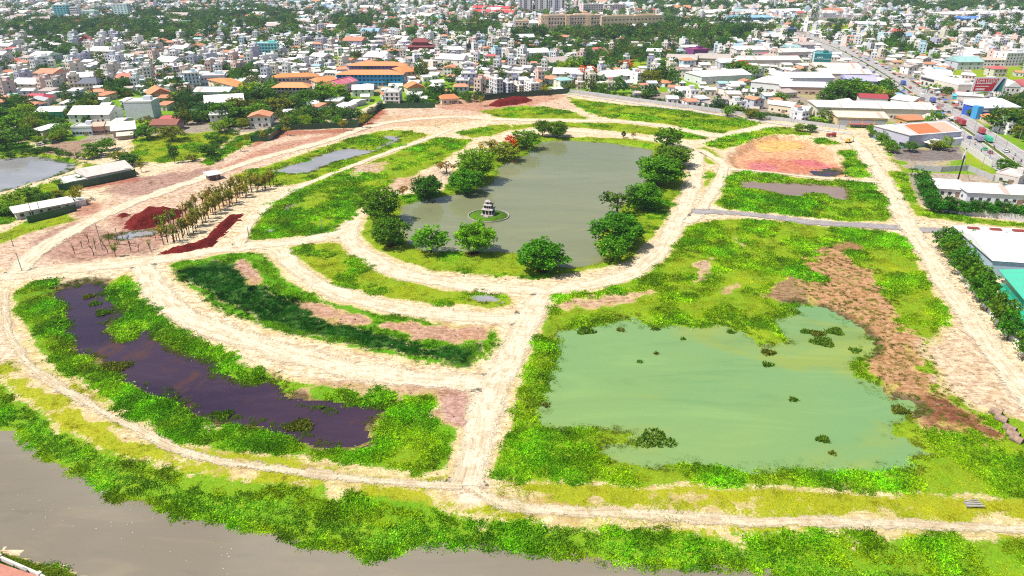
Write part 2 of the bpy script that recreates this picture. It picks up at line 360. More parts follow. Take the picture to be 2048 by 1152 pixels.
# ------------------------------------------------------------------ survey of the site (photo positions, turned into metres by Gs)
WATER = [  # name, material, level, bank slope, outline
 ('lake', 'lake', -0.8, .45, [(800,413),(806,409),(837,401),(891,392),(930,385),(984,367),(995,350),(991,336),(1021,322),(1049,310),(1071,298),(1076,283),(1134,281),(1213,285),(1281,295),(1309,300),(1306,325),(1297,350),(1290,375),(1262,400),(1240,420),(1218,448),(1200,470),(1197,490),(1205,505),(1210,520),(1195,529),(1179,532),(1141,539),(1117,535),(1080,523),(1035,508),(1008,505),(950,504),(891,503),(840,502),(820,490),(803,466),(797,440)]),
 ('green_pond', 'green', -1.0, .35, [(1116,663),(1150,651),(1170,656),(1191,649),(1219,645),(1232,639),(1270,637),(1297,649),(1328,652),(1338,644),(1369,652),(1427,652),(1441,645),(1492,664),(1513,683),(1523,692),(1547,690),(1581,685),(1561,669),(1547,649),(1537,635),(1568,632),(1592,625),(1574,606),(1607,608),(1650,617),(1687,636),(1730,660),(1746,682),(1750,705),(1712,728),(1720,754),(1748,763),(1770,779),(1786,798),(1821,804),(1843,823),(1818,836),(1783,846),(1792,871),(1824,877),(1827,890),(1862,902),(1827,918),(1824,944),(1748,948),(1685,950),(1558,945),(1489,947),(1432,937),(1384,933),(1305,932),(1233,918),(1182,902),(1205,894),(1264,891),(1266,866),(1213,856),(1158,858),(1083,854),(1074,831),(1078,800),(1089,772),(1109,724),(1116,676)]),
 ('dark_pond', 'purple', -1.2, .5, [(106,586),(130,576),(150,569),(202,564),(215,569),(222,589),(236,610),(267,637),(222,644),(212,661),(246,682),(270,675),(277,663),(301,661),(325,682),(369,706),(424,716),(441,740),(472,760),(510,767),(544,757),(561,784),(602,801),(640,805),(684,808),(739,808),(784,815),(753,836),(733,856),(740,873),(768,878),(731,892),(700,900),(649,896),(581,875),(533,861),(492,851),(458,848),(410,838),(342,808),(291,781),(246,767),(202,719),(157,702),(137,685),(126,665),(130,630),(126,606),(109,593)]),
 ('river', 'river', -2.5, .22, [(-200,760),(0,856),(24,861),(51,882),(79,909),(106,930),(154,949),(181,957),(185,971),(219,978),(219,998),(273,1005),(335,1019),(362,1036),(444,1044),(485,1050),(519,1058),(564,1063),(598,1087),(622,1089),(649,1084),(680,1096),(700,1097),(751,1121),(796,1104),(844,1087),(871,1090),(939,1088),(1008,1097),(1076,1103),(1185,1116),(1213,1128),(1264,1130),(1315,1132),(1400,1131),(1480,1134),(1545,1146),(1700,1200),(2100,1240),(2100,1400),(1000,1420),(300,1250),(150,1152),(120,1135),(60,1115),(0,1096),(-200,1040)]),
 ('pond', 'greyw', -1.0, .5, [(-120,316),(0,317),(75,312),(125,321),(152,329),(142,342),(107,355),(85,362),(60,368),(15,382),(0,386),(-120,400)]),
 ('shallow_pond', 'greyw', -.5, .4, [(537,342),(575,332),(615,322),(637,312),(662,302),(700,297),(732,300),(745,300),(762,290),(780,282),(762,277),(770,271),(797,272),(800,282),(775,292),(745,306),(700,317),(650,332),(620,346),(595,349),(562,347)]),
 ('ditch', 'greyw', -.5, .5, [(520,465),(530,457),(545,457),(550,447),(555,432),(570,415),(585,407),(602,396),(605,400),(580,420),(562,435),(547,452),(540,467)]),
 ('pink_pond', 'pinkw', -1.0, .6, [(1470,360),(1525,363),(1575,365),(1637,368),(1697,373),(1698,405),(1668,402),(1645,390),(1620,389),(1612,397),(1575,396),(1553,390),(1525,382),(1486,378)]),
 ('pit_pool', 'purple', -2.7, .6, [(1640,346),(1672,341),(1690,345),(1694,351),(1660,352)]),
 ('puddle', 'greyw', -.35, .3, [(940,593),(960,587),(990,590),(1006,598),(1000,606),(965,606),(945,602)]),
 ('nursery_puddle', 'greyw', -.35, .3, [(215,474),(262,466),(325,457),(335,459),(300,470),(250,478),(222,479)]),
]
PIT = [(1455,307),(1485,292),(1510,275),(1550,267),(1600,270),(1632,282),(1650,292),(1677,320),(1698,352),(1650,353),(1550,344),(1475,337),(1457,322)]
SITE = [(-300,250),(90,290),(150,285),(190,270),(290,275),(420,255),(480,250),(520,262),(560,235),(720,222),(760,203),(870,205),(965,192),(1145,186),(1300,206),(1540,240),(1650,258),(1760,258),(1775,300),(1810,340),(1830,390),(1860,420),(2500,440),(2500,2200),(-1200,2200)]
PLOTS = [  # outline, lushness, height of cover, tint (yellow-green .. dark)
 ('a', [(25,580),(60,562),(104,567),(112,590),(135,640),(142,690),(205,725),(290,785),(345,812),(415,842),(410,865),(370,890),(300,852),(200,792),(120,740),(70,690),(40,640)], .8, 1.0),
 ('b', [(215,562),(255,545),(272,560),(290,590),(330,640),(400,680),(480,720),(560,752),(640,772),(720,782),(590,785),(550,765),(510,772),(470,765),(430,738),(370,712),(320,688),(300,668),(270,685),(225,668),(215,650),(262,640),(230,612)], .75, 1.0),
 ('c', [(620,770),(730,778),(850,770),(873,795),(862,832),(925,845),(935,885),(905,930),(850,950),(700,925),(500,908),(400,893),(380,878),(450,846),(550,866),(650,900),(740,893),(768,870),(740,860),(792,818),(700,806),(640,800)], .8, 1.1),
 ('d', [(340,530),(400,510),(500,505),(540,520),(570,560),(640,600),(740,625),(850,640),(905,652),(990,655),(992,690),(940,738),(880,730),(750,702),(640,682),(530,652),(450,622),(400,592),(360,562)], .95, 1.0),
 ('e', [(575,495),(640,483),(690,490),(740,520),(820,550),(930,572),(1005,582),(1022,605),(980,617),(880,607),(780,597),(680,572),(620,540)], .45, .6),
 ('f', [(722,450),(718,475),(735,492),(780,512),(850,537),(950,550),(1040,554),(1120,550),(1200,537),(1260,520),(1300,480),(1330,440),(1345,400),(1368,370),(1370,335),(1330,283),(1240,276),(1134,274),(1070,270),(1040,285),(985,300),(930,320),(905,350),(890,380),(860,385),(800,392),(770,400)], .55, .3),
 ('g', [(485,465),(520,430),(560,392),(640,357),(720,332),(800,302),(880,274),(945,280),(905,310),(850,340),(800,360),(760,380),(720,410),(690,445),(650,466),(560,477),(510,479)], .6, .8),
 ('h', [(470,350),(540,330),(620,304),(700,278),(760,262),(800,260),(862,270),(800,292),(740,317),(660,347),(600,367),(540,372),(490,366)], .55, .8),
 ('i', [(915,265),(960,254),(1010,248),(1030,257),(985,270),(940,277)], .5, .5),
 ('j', [(1136,195),(1199,205),(1299,215),(1399,225),(1474,236),(1519,246),(1486,260),(1449,266),(1399,260),(1324,247),(1249,240),(1199,232),(1161,217)], .6, .8),
 ('k', [(960,222),(1024,215),(1049,211),(1099,216),(1149,225),(1174,237),(1099,237),(1024,237),(985,232)], .5, .6),
 ('l', [(1024,250),(1061,248),(1124,242),(1199,244),(1274,250),(1349,260),(1424,272),(1386,280),(1324,271),(1249,265),(1174,256),(1124,253),(1061,255),(1024,262)], .5, .5),
 ('m', [(1417,287),(1450,275),(1500,260),(1540,251),(1600,259),(1630,268),(1587,271),(1545,267),(1510,277),(1475,290),(1445,299),(1420,292)], .6, .7),
 ('n', [(1388,297),(1412,294),(1437,307),(1432,330),(1412,327)], .4, .4),
 ('o', [(1420,340),(1432,350),(1412,372),(1390,382),(1395,355)], .4, .4),
 ('p', [(1452,352),(1470,345),(1550,350),(1637,360),(1697,361),(1740,367),(1762,390),(1782,420),(1794,436),(1775,443),(1700,442),(1600,432),(1525,423),(1450,416),(1427,407),(1445,390)], .75, .9),
 ('q', [(1630,277),(1660,280),(1680,287),(1650,292)], .6, .6),
 ('r', [(1680,300),(1712,302),(1726,316),(1733,326),(1746,350),(1720,355),(1699,351),(1690,322)], .7, .7),
 ('s', [(1773,340),(1811,342),(1823,370),(1836,407),(1856,422),(1948,436),(2060,448),(2060,455),(1936,446),(1848,433),(1823,431),(1806,400),(1791,370),(1776,350)], .6, .6),
 ('t', [(1095,605),(1110,592),(1200,576),(1260,562),(1310,532),(1350,492),(1372,455),(1400,443),(1480,438),(1600,446),(1700,456),(1790,466),(1815,482),(1830,520),(1870,570),(1900,610),(1895,650),(1870,680),(1840,700),(1870,740),(1900,780),(1950,815),(2060,850),(2200,1000),(1900,992),(1700,980),(1500,975),(1300,970),(1150,962),(1050,962),(980,948),(972,925),(1005,890),(1020,830),(1045,770),(1060,700),(1080,640)], .62, .95),
 ('u', [(-150,690),(0,745),(40,790),(120,850),(250,905),(370,935),(500,955),(700,980),(850,1000),(1000,1025),(1200,1045),(1400,1052),(1700,1062),(2100,1075),(2300,1300),(1540,1160),(1400,1148),(1200,1140),(940,1100),(750,1125),(640,1090),(480,1055),(220,1000),(80,915),(0,862),(-150,800)], .75, 1.1),
 ('v', [(-100,480),(0,466),(60,441),(130,425),(152,440),(80,461),(0,487),(-100,510)], .45, .5),
 ('w', [(-100,396),(20,392),(90,370),(150,346),(170,325),(240,335),(160,360),(150,400),(60,430),(0,450),(-100,470)], .6, .7),
 ('x', [(400,325),(440,300),(480,272),(530,260),(510,282),(460,305),(420,330)], .7, .7),
 ('y', [(1760,258),(1790,262),(1800,300),(1820,330),(1850,330),(1900,340),(1990,330),(2000,345),(1900,360),(1840,345),(1810,345),(1780,310)], .5, .5),
 ('z', [(270,275),(330,270),(440,262),(480,268),(440,290),(410,315),(330,325),(260,325)], .45, .5),
 ('aa', [(-100,282),(60,290),(110,305),(150,320),(165,330),(90,312),(0,318),(-100,318)], .6, .6),
 ('ac', [(0,600),(30,660),(80,720),(200,800),(300,855),(400,895),(600,925),(850,955),(905,950),(925,985),(985,980),(1000,955),(1150,965),(1500,978),(1900,995),(2150,1000),(2150,1080),(1700,1064),(1200,1047),(850,1003),(500,958),(250,908),(120,852),(0,748),(-150,690),(-150,560)], .10, .4),
 ('ab', [(-200,1060),(0,1098),(60,1117),(125,1140),(150,1160),(120,1165),(60,1135),(0,1115),(-200,1080)], .6, .8),
]
BARE = [
 ([(-60,630),(40,635),(62,700),(130,770),(112,792),(40,752),(-60,720)], (.58,.49,.37), .85),
 ([(150,795),(230,835),(310,878),(380,905),(370,918),(290,890),(200,850),(140,815)], (.57,.48,.36), .65),
 ([(840,968),(930,955),(985,960),(975,1000),(930,1010),(870,990)], (.57,.49,.38), .8),
 ([(985,985),(1080,985),(1200,1005),(1180,1020),(1040,1015)], (.38,.25,.13), .3),
 ([(1200,1008),(1340,1012),(1480,1025),(1470,1042),(1300,1040),(1200,1030)], (.57,.49,.36), .8),
 ([(1290,985),(1480,990),(1600,1005),(1480,1012),(1320,1005)], (.50,.41,.24), .4),
 ([(400,900),(560,925),(760,955),(740,972),(560,950),(420,925)], (.46,.35,.20), .4),  # outline, colour, firmness (how far the patch beats the green)
 ([(560,597),(640,612),(740,640),(860,650),(985,652),(965,680),(830,683),(800,662),(700,652),(620,622)], (.42,.27,.20), 1),
 ([(475,524),(490,522),(522,560),(508,566)], (.40,.26,.20), 1),
 ([(870,785),(905,775),(945,800),(930,850),(880,850),(862,835)], (.42,.27,.23), 1),
 ([(561,772),(600,770),(655,795),(645,806),(602,803)], (.30,.19,.15), 1),
 ([(640,770),(720,768),(800,780),(860,775),(870,790),(800,792),(700,785)], (.42,.29,.23), .6),
 ([(1130,612),(1200,600),(1260,585),(1300,572),(1345,580),(1310,594),(1240,605),(1180,612)], (.45,.33,.22), 1),
 ([(1395,520),(1425,515),(1405,558),(1382,565)], (.42,.31,.22), 1),
 ([(1448,470),(1485,475),(1488,492),(1460,487)], (.42,.31,.22), .7),
 ([(1435,570),(1480,565),(1470,592),(1440,590)], (.38,.27,.18), .7),
 ([(1630,497),(1660,486),(1710,485),(1735,494),(1700,503),(1660,510),(1632,518)], (.27,.165,.075), 1),
 ([(1525,592),(1540,575),(1560,552),(1585,540),(1610,560),(1625,590),(1600,600),(1560,602)], (.27,.18,.10), 1),
 ([(1615,510),(1660,498),(1715,512),(1758,555),(1780,615),(1810,655),(1835,700),(1868,755),(1895,795),(1940,825),(1995,865),(1960,885),(1895,865),(1840,838),(1790,800),(1745,730),(1725,668),(1680,632),(1630,612),(1608,570)], (.40,.24,.13), .85),
 ([(1850,800),(1900,790),(1950,830),(1990,868),(1930,862),(1880,848)], (.22,.095,.055), 1),
 ([(1845,700),(1870,680),(1930,660),(2000,730),(2060,800),(2060,850),(1960,815),(1900,780)], (.54,.44,.32), .5),
 ([(700,330),(780,320),(770,345),(700,352)], (.45,.35,.26), .5),
 ([(690,350),(750,345),(720,362),(680,362)], (.45,.36,.27), .5),
 ([(780,360),(850,350),(830,375),(770,385)], (.48,.36,.26), .6),
 ([(870,335),(905,345),(895,365),(860,350)], (.52,.43,.33), 1),
]
SOIL = [  # outline, colour, weight
 ([(-300,250),(90,290),(290,275),(520,262),(760,203),(1145,186),(1540,240),(1760,258),(1830,390),(1860,420),(2500,440),(2500,2200),(-1200,2200)], (.60,.52,.375), 1),
 ([(-100,520),(0,478),(60,450),(150,430),(270,360),(430,310),(560,262),(720,255),(760,222),(960,205),(1140,195),(1152,217),(1000,226),(900,238),(760,258),(640,292),(500,342),(380,425),(300,512),(100,532),(-100,545)], (.53,.40,.315), .9),
 ([(60,480),(150,440),(240,470),(330,480),(300,515),(140,525),(80,510)], (.33,.20,.165), .85),
 ([(190,385),(270,355),(420,335),(440,350),(360,375),(260,395)], (.30,.18,.16), .8),
 ([(420,345),(540,290),(700,262),(760,215),(780,212),(730,262),(600,290),(470,340)], (.40,.20,.145), .75),
 ([(500,285),(570,262),(720,256),(762,218),(770,222),(730,264),(570,270),(510,292)], (.30,.085,.05), .8),
 ([(150,372),(270,352),(275,358),(160,385)], (.30,.075,.05), .8),
 ([(230,430),(380,420),(370,455),(300,480),(240,465)], (.30,.13,.10), .7),
 ([(150,400),(190,395),(190,425),(150,432)], (.33,.12,.08), .7),
 ([(860,205),(965,193),(1140,190),(1060,215),(960,222),(880,217)], (.38,.15,.10), .6),
 ([(760,232),(900,228),(960,240),(880,252),(780,250)], (.50,.36,.23), .8),
 ([(430,400),(470,370),(500,365),(440,420),(400,435)], (.45,.30,.14), .7),
 (PIT, (.56,.33,.20), 1),
 ([(1510,280),(1550,270),(1600,274),(1610,290),(1540,295)], (.66,.44,.14), .7),
 ([(1485,312),(1560,308),(1640,312),(1680,330),(1600,335),(1500,332)], (.50,.20,.14), .95),
 ([(1580,306),(1630,312),(1672,324),(1640,326),(1590,318)], (.50,.15,.17), .9),
 ([(1490,318),(1530,316),(1560,328),(1520,333),(1485,326)], (.48,.17,.20), .85),
 ([(1550,334),(1650,340),(1690,350),(1560,344)], (.27,.22,.21), .8),
 ([(285,290),(330,280),(400,282),(400,300),(360,320),(310,320)], (.50,.38,.28), .9),
 ([(85,305),(110,285),(180,280),(180,300),(150,318)], (.27,.185,.145), .9),
 ([(1772,292),(1800,290),(1850,300),(1920,292),(1935,318),(1850,326),(1790,318)], (.185,.165,.165), 1),
 ([(1800,320),(1935,322),(1990,335),(1960,348),(1850,345),(1805,338)], (.36,.32,.27), .8),
 ([(1860,345),(1960,350),(1980,370),(1900,375),(1865,365)], (.38,.33,.28), .9),
]
ROADS = [  # name, material, half width in metres, line
 ('dirt_road', 'track', 6.0, [(712,442),(692,468),(728,508),(800,545),(900,568),(1000,577),(1090,580),(1180,570),(1265,545),(1318,500),(1350,450),(1375,400),(1393,350),(1390,308),(1365,288),(1305,280),(1240,269),(1140,261),(1060,261),(1000,274)], 'wide pale sand road circling the lake'),
 ('dirt_road', 'track', 6.5, [(-120,570),(0,556),(100,541),(200,532),(330,518),(450,498),(540,489),(640,476),(700,460)], 'wide pale road from the left edge to the lake'),
 ('dirt_road', 'track', 5.0, [(560,500),(590,535),(655,577),(750,607),(860,627),(960,636),(1050,638)], 'curved pale road below the crescent of grass'),
 ('dirt_road', 'track', 6.5, [(285,530),(310,580),(372,632),(450,667),(560,702),(680,735),(800,755),(900,765),(975,768)], 'curved pale road between the dark pond and the reed marsh'),
 ('dirt_road', 'track', 6.2, [(1085,590),(1062,622),(1046,660),(1020,720),(992,770),(970,820),(955,870),(942,930),(935,972)], 'straight pale road running towards the river'),
 ('dirt_track', 'worn_track', 3.2, [(8,585),(15,660),(60,730),(130,780),(220,830),(300,872),(370,905),(450,925),(600,945),(780,965),(925,972)], 'patchy sand track along the left river bank'),
 ('dirt_track', 'worn_track', 3.4, [(945,975),(1000,1003),(1150,1020),(1300,1026),(1500,1040),(1700,1046),(1900,1052),(2120,1062)], 'patchy sand track along the right river bank'),
 ('dirt_road', 'track', 6.5, [(30,548),(110,480),(250,412),(400,358),(530,315),(650,283),(760,248),(900,234),(1000,239),(1140,242),(1250,243),(1350,257),(1430,272),(1490,262),(1545,250)], 'long pale road over the cleared ground beyond the lake'),
 ('dirt_road', 'track', 3.4, [(478,495),(505,440),(562,394),(622,364),(700,334),(790,300),(860,276),(905,258)], 'pale track beside the rows of nursery trees'),
 ('dirt_road', 'track', 4.2, [(1400,300),(1447,330),(1432,372),(1402,420),(1372,446)], 'short pale loop right of the lake trees'),
 ('gravel_road', 'gravel', 5.0, [(1385,424),(1450,425),(1550,435),(1650,447),(1750,452),(1850,460),(1900,462)], 'grey gravel road above the green pond plot'),
 ('dirt_road', 'track', 5.5, [(1900,461),(1960,462),(2120,470)], 'pale road end at the right edge'),
 ('dirt_road', 'track', 6.0, [(1690,272),(1722,300),(1752,340),(1780,380),(1800,420),(1815,450),(1850,500),(1890,570),(1940,640),(1990,710),(2080,830)], 'pale road along the factory trees'),
 ('dirt_track', 'track', 2.4, [(1440,338),(1540,345),(1640,357),(1760,365)], 'narrow pale track below the orange pit'),
 ('concrete_road', 'pale_concrete', 2.3, [(1135,187),(1300,211),(1430,229),(1540,245),(1650,261),(1705,268)], 'concrete boundary road along the far houses'),
 ('dirt_track', 'track', 2.0, [(60,300),(100,278),(135,262),(145,255)], 'lane with parked cars by the grey pond'),
]
HARD = [[(1772,292),(1800,290),(1850,300),(1920,292),(1938,318),(1850,328),(1790,320)], [(1860,345),(1960,350),(1985,372),(1900,378),(1865,365)], [(1800,330),(1900,331),(1935,338),(1880,342),(1812,337)], [(1690,268),(1775,262),(1790,290),(1720,290)], [(85,305),(110,285),(180,280),(182,302),(150,318)], [(2000,292),(2048,300),(2048,330),(2020,318)]]
MEADOW = [[(1262,90),(1300,88),(1296,102),(1260,104)], [(1240,125),(1322,122),(1318,140),(1250,144)], [(1900,140),(2100,128),(2100,190),(2030,172),(1960,158),(1910,155)], [(1600,52),(1700,46),(1712,62),(1620,66)], [(260,236),(310,238),(305,246),(255,246)], [(1938,300),(1985,345),(1965,348),(1925,322)]]
HWY = [(2300,470),(2048,338),(1976,290),(1926,256),(1870,218),(1823,186),(1770,150),(1715,118),(1660,92),(1600,72),(1540,55)]

# ------------------------------------------------------------------ ground sheet: one grid, fine over the site, coarse to the horizon
def axis(segs):
    a = []
    for lo, hi, st in segs: a += list(np.arange(lo, hi, st))
    return np.array(sorted(set(np.round(a, 3))))
gx = axis([(-6000, -2000, 500), (-2000, -700, 60), (-700, -430, 8), (-430, 430, 1.25), (430, 700, 8), (700, 2000, 60), (2000, 6001, 500)])
gy = axis([(-400, 60, 20), (60, 230, 0.85), (230, 400, 1.3), (400, 640, 2.2), (640, 900, 8), (900, 3000, 60), (3000, 8001, 500)])
GX, GY = np.meshgrid(gx, gy)
WXn = GX + (fbm(GX, GY, 9, 3) - .5) * 3.2; WYn = GY + (fbm(GX, GY, 9, 4) - .5) * 3.2
site = sdf_poly(Gs(SITE), GX, GY, 20)
road = np.full(GX.shape, -8.0)
soft = np.full(GX.shape, -8.0)
for (nm, mt, hw, ln, lb) in ROADS:
    d = sdf_line(Gs(ln), [hw] * len(ln), GX, GY)
    if 'river bank' in lb: soft = np.maximum(soft, d)
    else: road = np.maximum(road, d)
hwy = sdf_line(Gs(HWY), [16.0] * len(HWY), GX, GY)
veg = np.full(GX.shape, -8.0); lush = np.full(GX.shape, .4); tall = np.zeros(GX.shape); pid = np.zeros(GX.shape, int)
for i, (nm, pl, lu, ta) in enumerate(PLOTS):
    d = sdf_poly(Gs(pl), WXn, WYn); m = d > veg
    veg = np.where(m, d, veg); lush = np.where(m & (d > -3), lu, lush); tall = np.where(m, ta, tall); pid = np.where(m, i + 1, pid)
veg = np.minimum(veg, -road + 1.2)
veg = np.minimum(veg, -soft * .45 + 1.0 + (fbm(GX, GY, 7, 51) - .5) * 6)
road = np.maximum(road, soft)
soil = np.empty(GX.shape + (3,)); soil[:] = (.30, .27, .235)
# green open land among the town
town_green = fbm(GX, GY, 60, 21, 3)
plotveg = veg.copy()
veg = np.where(site < 0, np.minimum((town_green - .62) * 22, 3), veg); lush = np.where(site < 0, .75, lush)
veg = np.where((site < 0) & (plotveg > 0), plotveg, veg)
nz = (fbm(GX, GY, 14, 5) - .5)
for (pl, c, wt) in SOIL:
    d = sdf_poly(Gs(pl), WXn, WYn) + nz * 8
    f = (sstep(d, -2.5, 2.5) * wt)[..., None]; soil = soil * (1 - f) + np.array(c) * f
for (pl, c, firm) in BARE:
    d = sdf_poly(Gs(pl), WXn, WYn) + nz * 5 + (fbm(GX, GY, 4, 15, 2) - .5) * (13 if len(pl) == 20 else 6)
    f = sstep(d, -2.0, 1.0)[..., None]; soil = soil * (1 - f) + np.array(c) * f
    veg = np.minimum(veg, -d * 1.4 * firm + (1 - firm) * 2.5)
pitd = sdf_poly(Gs(PIT), WXn, WYn); veg = np.where(pitd > -1, np.minimum(veg, -pitd - 1), veg)
for pl in HARD: veg = np.minimum(veg, -sdf_poly(Gs(pl), GX, GY) * 3)
for pl in MEADOW:
    d = sdf_poly(Gs(pl), WXn, WYn); veg = np.where(d > 0, np.maximum(veg, d), veg); lush = np.where(d > 0, .45, lush)
# heights
Z = np.zeros(GX.shape); wsd = np.full(GX.shape, -14.0)
for (nm, mt, lv, sl_, pl) in WATER:
    wk = 0 if nm in ('lake', 'river') else .35; d = sdf_poly(Gs(pl, lv), GX + (WXn - GX) * wk, GY + (WYn - GY) * wk, 14)
    h = np.where(d > 0, lv - np.minimum(d * sl_ * 1.3, 1.4), lv - d * sl_)
    Z = np.minimum(Z, np.minimum(h, 0)); wsd = np.maximum(wsd, d)
mbank = (sstep(wsd, -2.6, -.6) * (sdf_poly(Gs(WATER[0][4], -.8), GX, GY, 14) < -6) * (sdf_poly(Gs(WATER[3][4], -2.5), GX, GY, 14) < -12))[..., None]; soil = soil * (1 - mbank) + np.array((.12, .095, .05)) * mbank
MARSH = [(352,545),(400,522),(470,526),(560,583),(640,630),(760,666),(850,692),(965,684),(938,732),(850,720),(700,690),(560,655),(440,612)]
md = sdf_poly(Gs(MARSH), WXn, WYn); mf = (sstep(md + nz * 9, -.5, 1.5) * (veg > 0))[..., None]; soil = soil * (1 - mf) + np.array((.035, .11, .014)) * mf; vegs = veg.copy(); veg = np.where(mf[..., 0] > .5, -3.0, veg)
Z = np.minimum(Z, np.where(pitd > -0.2, -np.minimum((pitd + .2) * .6, 2.9), 0))
rough = fbm(GX, GY, 6, 8, 3) - .5
amp = np.where(site > 0, .7, 0.2) * sstep(-road, -0.5, 3.0) * sstep(-hwy, -2, 4)
Z = Z + rough * amp * np.where(wsd > 0, .1, 1) * np.where(np.abs(wsd) < 1.5, .35, 1)
churn = sdf_poly(Gs(SOIL[1][0]), GX, GY, 6)
Z = Z + np.where(churn > 0, (fbm(GX, GY, 3.5, 41, 2) - .5) * 1.0, 0) * sstep(-road, -0.5, 3.0)
Z = Z + np.where(pitd > 1, (fbm(GX, GY, 4, 9) - .5) * .5, 0)
Z = np.where(hwy > -6, np.minimum(Z, -0.02), Z)
MOUND = [(0, 0)]
ny, nx = GX.shape
idx = np.arange(ny * nx).reshape(ny, nx)
quads = np.stack([idx[:-1, :-1], idx[:-1, 1:], idx[1:, 1:], idx[1:, :-1]], -1).reshape(-1, 4)
me = mesh_np('ground', np.stack([GX, GY, Z], -1).reshape(-1, 3), quads, 'ground', {
    'soil': ('POINT', 'FLOAT_COLOR', np.concatenate([soil, np.ones(soil.shape[:2] + (1,))], -1)),
    'veg': ('POINT', 'FLOAT', veg), 'lush': ('POINT', 'FLOAT', lush)}, True)
tag(link('ground', me), 'sandy cleared ground and grass of the building site and town', None, None, 'structure')
def samp(A, x, y):
    """bilinear look-up in a grid array"""
    x = np.atleast_1d(np.asarray(x, float)); y = np.atleast_1d(np.asarray(y, float))
    i = np.clip(np.searchsorted(gx, x) - 1, 0, nx - 2); j = np.clip(np.searchsorted(gy, y) - 1, 0, ny - 2)
    fx = np.clip((x - gx[i]) / (gx[i + 1] - gx[i]), 0, 1); fy = np.clip((y - gy[j]) / (gy[j + 1] - gy[j]), 0, 1)
    return (A[j, i] * (1 - fx) + A[j, i + 1] * fx) * (1 - fy) + (A[j + 1, i] * (1 - fx) + A[j + 1, i + 1] * fx) * fy
def gz(x, y): return float(samp(Z, x, y)[0])

# ------------------------------------------------------------------ water sheets
WLAB = {'lake': 'grey green oval lake with a small tower on its islet', 'green_pond': 'large milky green pond on the right', 'dark_pond': 'long dark purple brown pond on the left', 'river': 'wide grey river along the bottom', 'pond': 'grey pond at the left edge', 'shallow_pond': 'shallow grey pond strip full of grass clumps', 'ditch': 'thin grey ditch in the grass plot', 'pink_pond': 'narrow pinkish pond in a grass rectangle', 'pit_pool': 'small dark pool in the corner of the orange pit', 'puddle': 'pale muddy puddle at the crescent tip', 'nursery_puddle': 'thin bluish puddle by the bare trees'}
for (nm, mt, lv, sl_, pl) in WATER:
    P = np.array(Gs(pl, lv)); st = 1.5 if nm not in ('river', 'lake', 'green_pond') else 3.0
    X, Y = np.meshgrid(np.arange(P[:, 0].min() - 6, P[:, 0].max() + 6, st), np.arange(P[:, 1].min() - 6, P[:, 1].max() + 6, st))
    d = sdf_poly(P, X, Y, 12); ii = np.arange(X.size).reshape(X.shape)
    q = np.stack([ii[:-1, :-1], ii[:-1, 1:], ii[1:, 1:], ii[1:, :-1]], -1).reshape(-1, 4); q = q[(d.ravel()[q] > -3.2).any(1)]
    us, inv = np.unique(q, return_inverse=True)
    me = mesh_np(nm, np.column_stack([X.ravel()[us], Y.ravel()[us], np.full(len(us), lv)]), inv.reshape(-1, 4), mt)
    tag(link(nm, me), WLAB[nm], None, None, 'structure')

# ------------------------------------------------------------------ roads as draped ribbons
def smooth_line(P, step=3.0):
    P = [Vector((p[0], p[1])) for p in P]; out = []
    for i in range(len(P) - 1):
        p0, p1, p2, p3 = P[max(i - 1, 0)], P[i], P[i + 1], P[min(i + 2, len(P) - 1)]
        n = max(2, int((p2 - p1).length / step))
        for k in range(n):
            t = k / n
            out.append(0.5 * ((2 * p1) + (p2 - p0) * t + (2 * p0 - 5 * p1 + 4 * p2 - p3) * t * t + (3 * p1 - p0 - 3 * p2 + p3) * t ** 3))
    out.append(P[-1]); return out
def ribbon(name, line, hw, mat, z0, jit=0.0, cols=9, off=0.0, drape=True, thick=None):
    L = smooth_line(line); V = []; UV = []; s = 0.0; F_ = []
    for i, p in enumerate(L):
        d = (L[min(i + 1, len(L) - 1)] - L[max(i - 1, 0)]).normalized(); nrm = Vector((d.y, -d.x))
        if i: s += (p - L[i - 1]).length
        e = [1.0, 1.0]
        if jit:
            for k in (0, 1):
                a = vnoise(np.array([s]), np.array([k * 50.0 + hw * 7]), 6.0, 31)[0] * .6 + vnoise(np.array([s]), np.array([k * 50.0 + hw * 7]), 2.5, 32)[0] * .4
                e[k] = 1 + (a - .6) * jit
        for k in range(cols):
            u = k / (cols - 1) * 2 - 1; q = p + nrm * (off + u * hw * (e[0] if u < 0 else e[1]))
            V.append((q.x, q.y)); UV.append((u * .5 + .5, s))
    V = np.array(V); zz = samp(Z, V[:, 0], V[:, 1]) if drape else 0 * V[:, 0]
    zz = zz + z0 - (np.abs(np.array(UV)[:, 0] - .5) > .49) * (.04 if drape else 0)
    n = len(L); ii = np.arange(n * cols).reshape(n, cols)
    Fq = np.stack([ii[:-1, :-1], ii[:-1, 1:], ii[1:, 1:], ii[1:, :-1]], -1).reshape(-1, 4)
    me = mesh_np(name, np.column_stack([V, zz]), Fq, mat, None, True)
    uvl = me.uv_layers.new(name='UVMap'); uvl.data.foreach_set('uv', np.array(UV, np.float32)[Fq.ravel()].ravel())
    return me
for i, (nm, mt, hw, ln, lb) in enumerate(ROADS):
    me = ribbon(nm, Gs(ln), hw * (1 if mt == 'pale_concrete' else .78 if mt == 'gravel' else .8 if 'river bank' in lb else .85), mt, 0.06 + 0.012 * i, 0.9 if mt != 'pale_concrete' else 0.0)
    tag(link(nm, me), lb, None, None, 'structure')
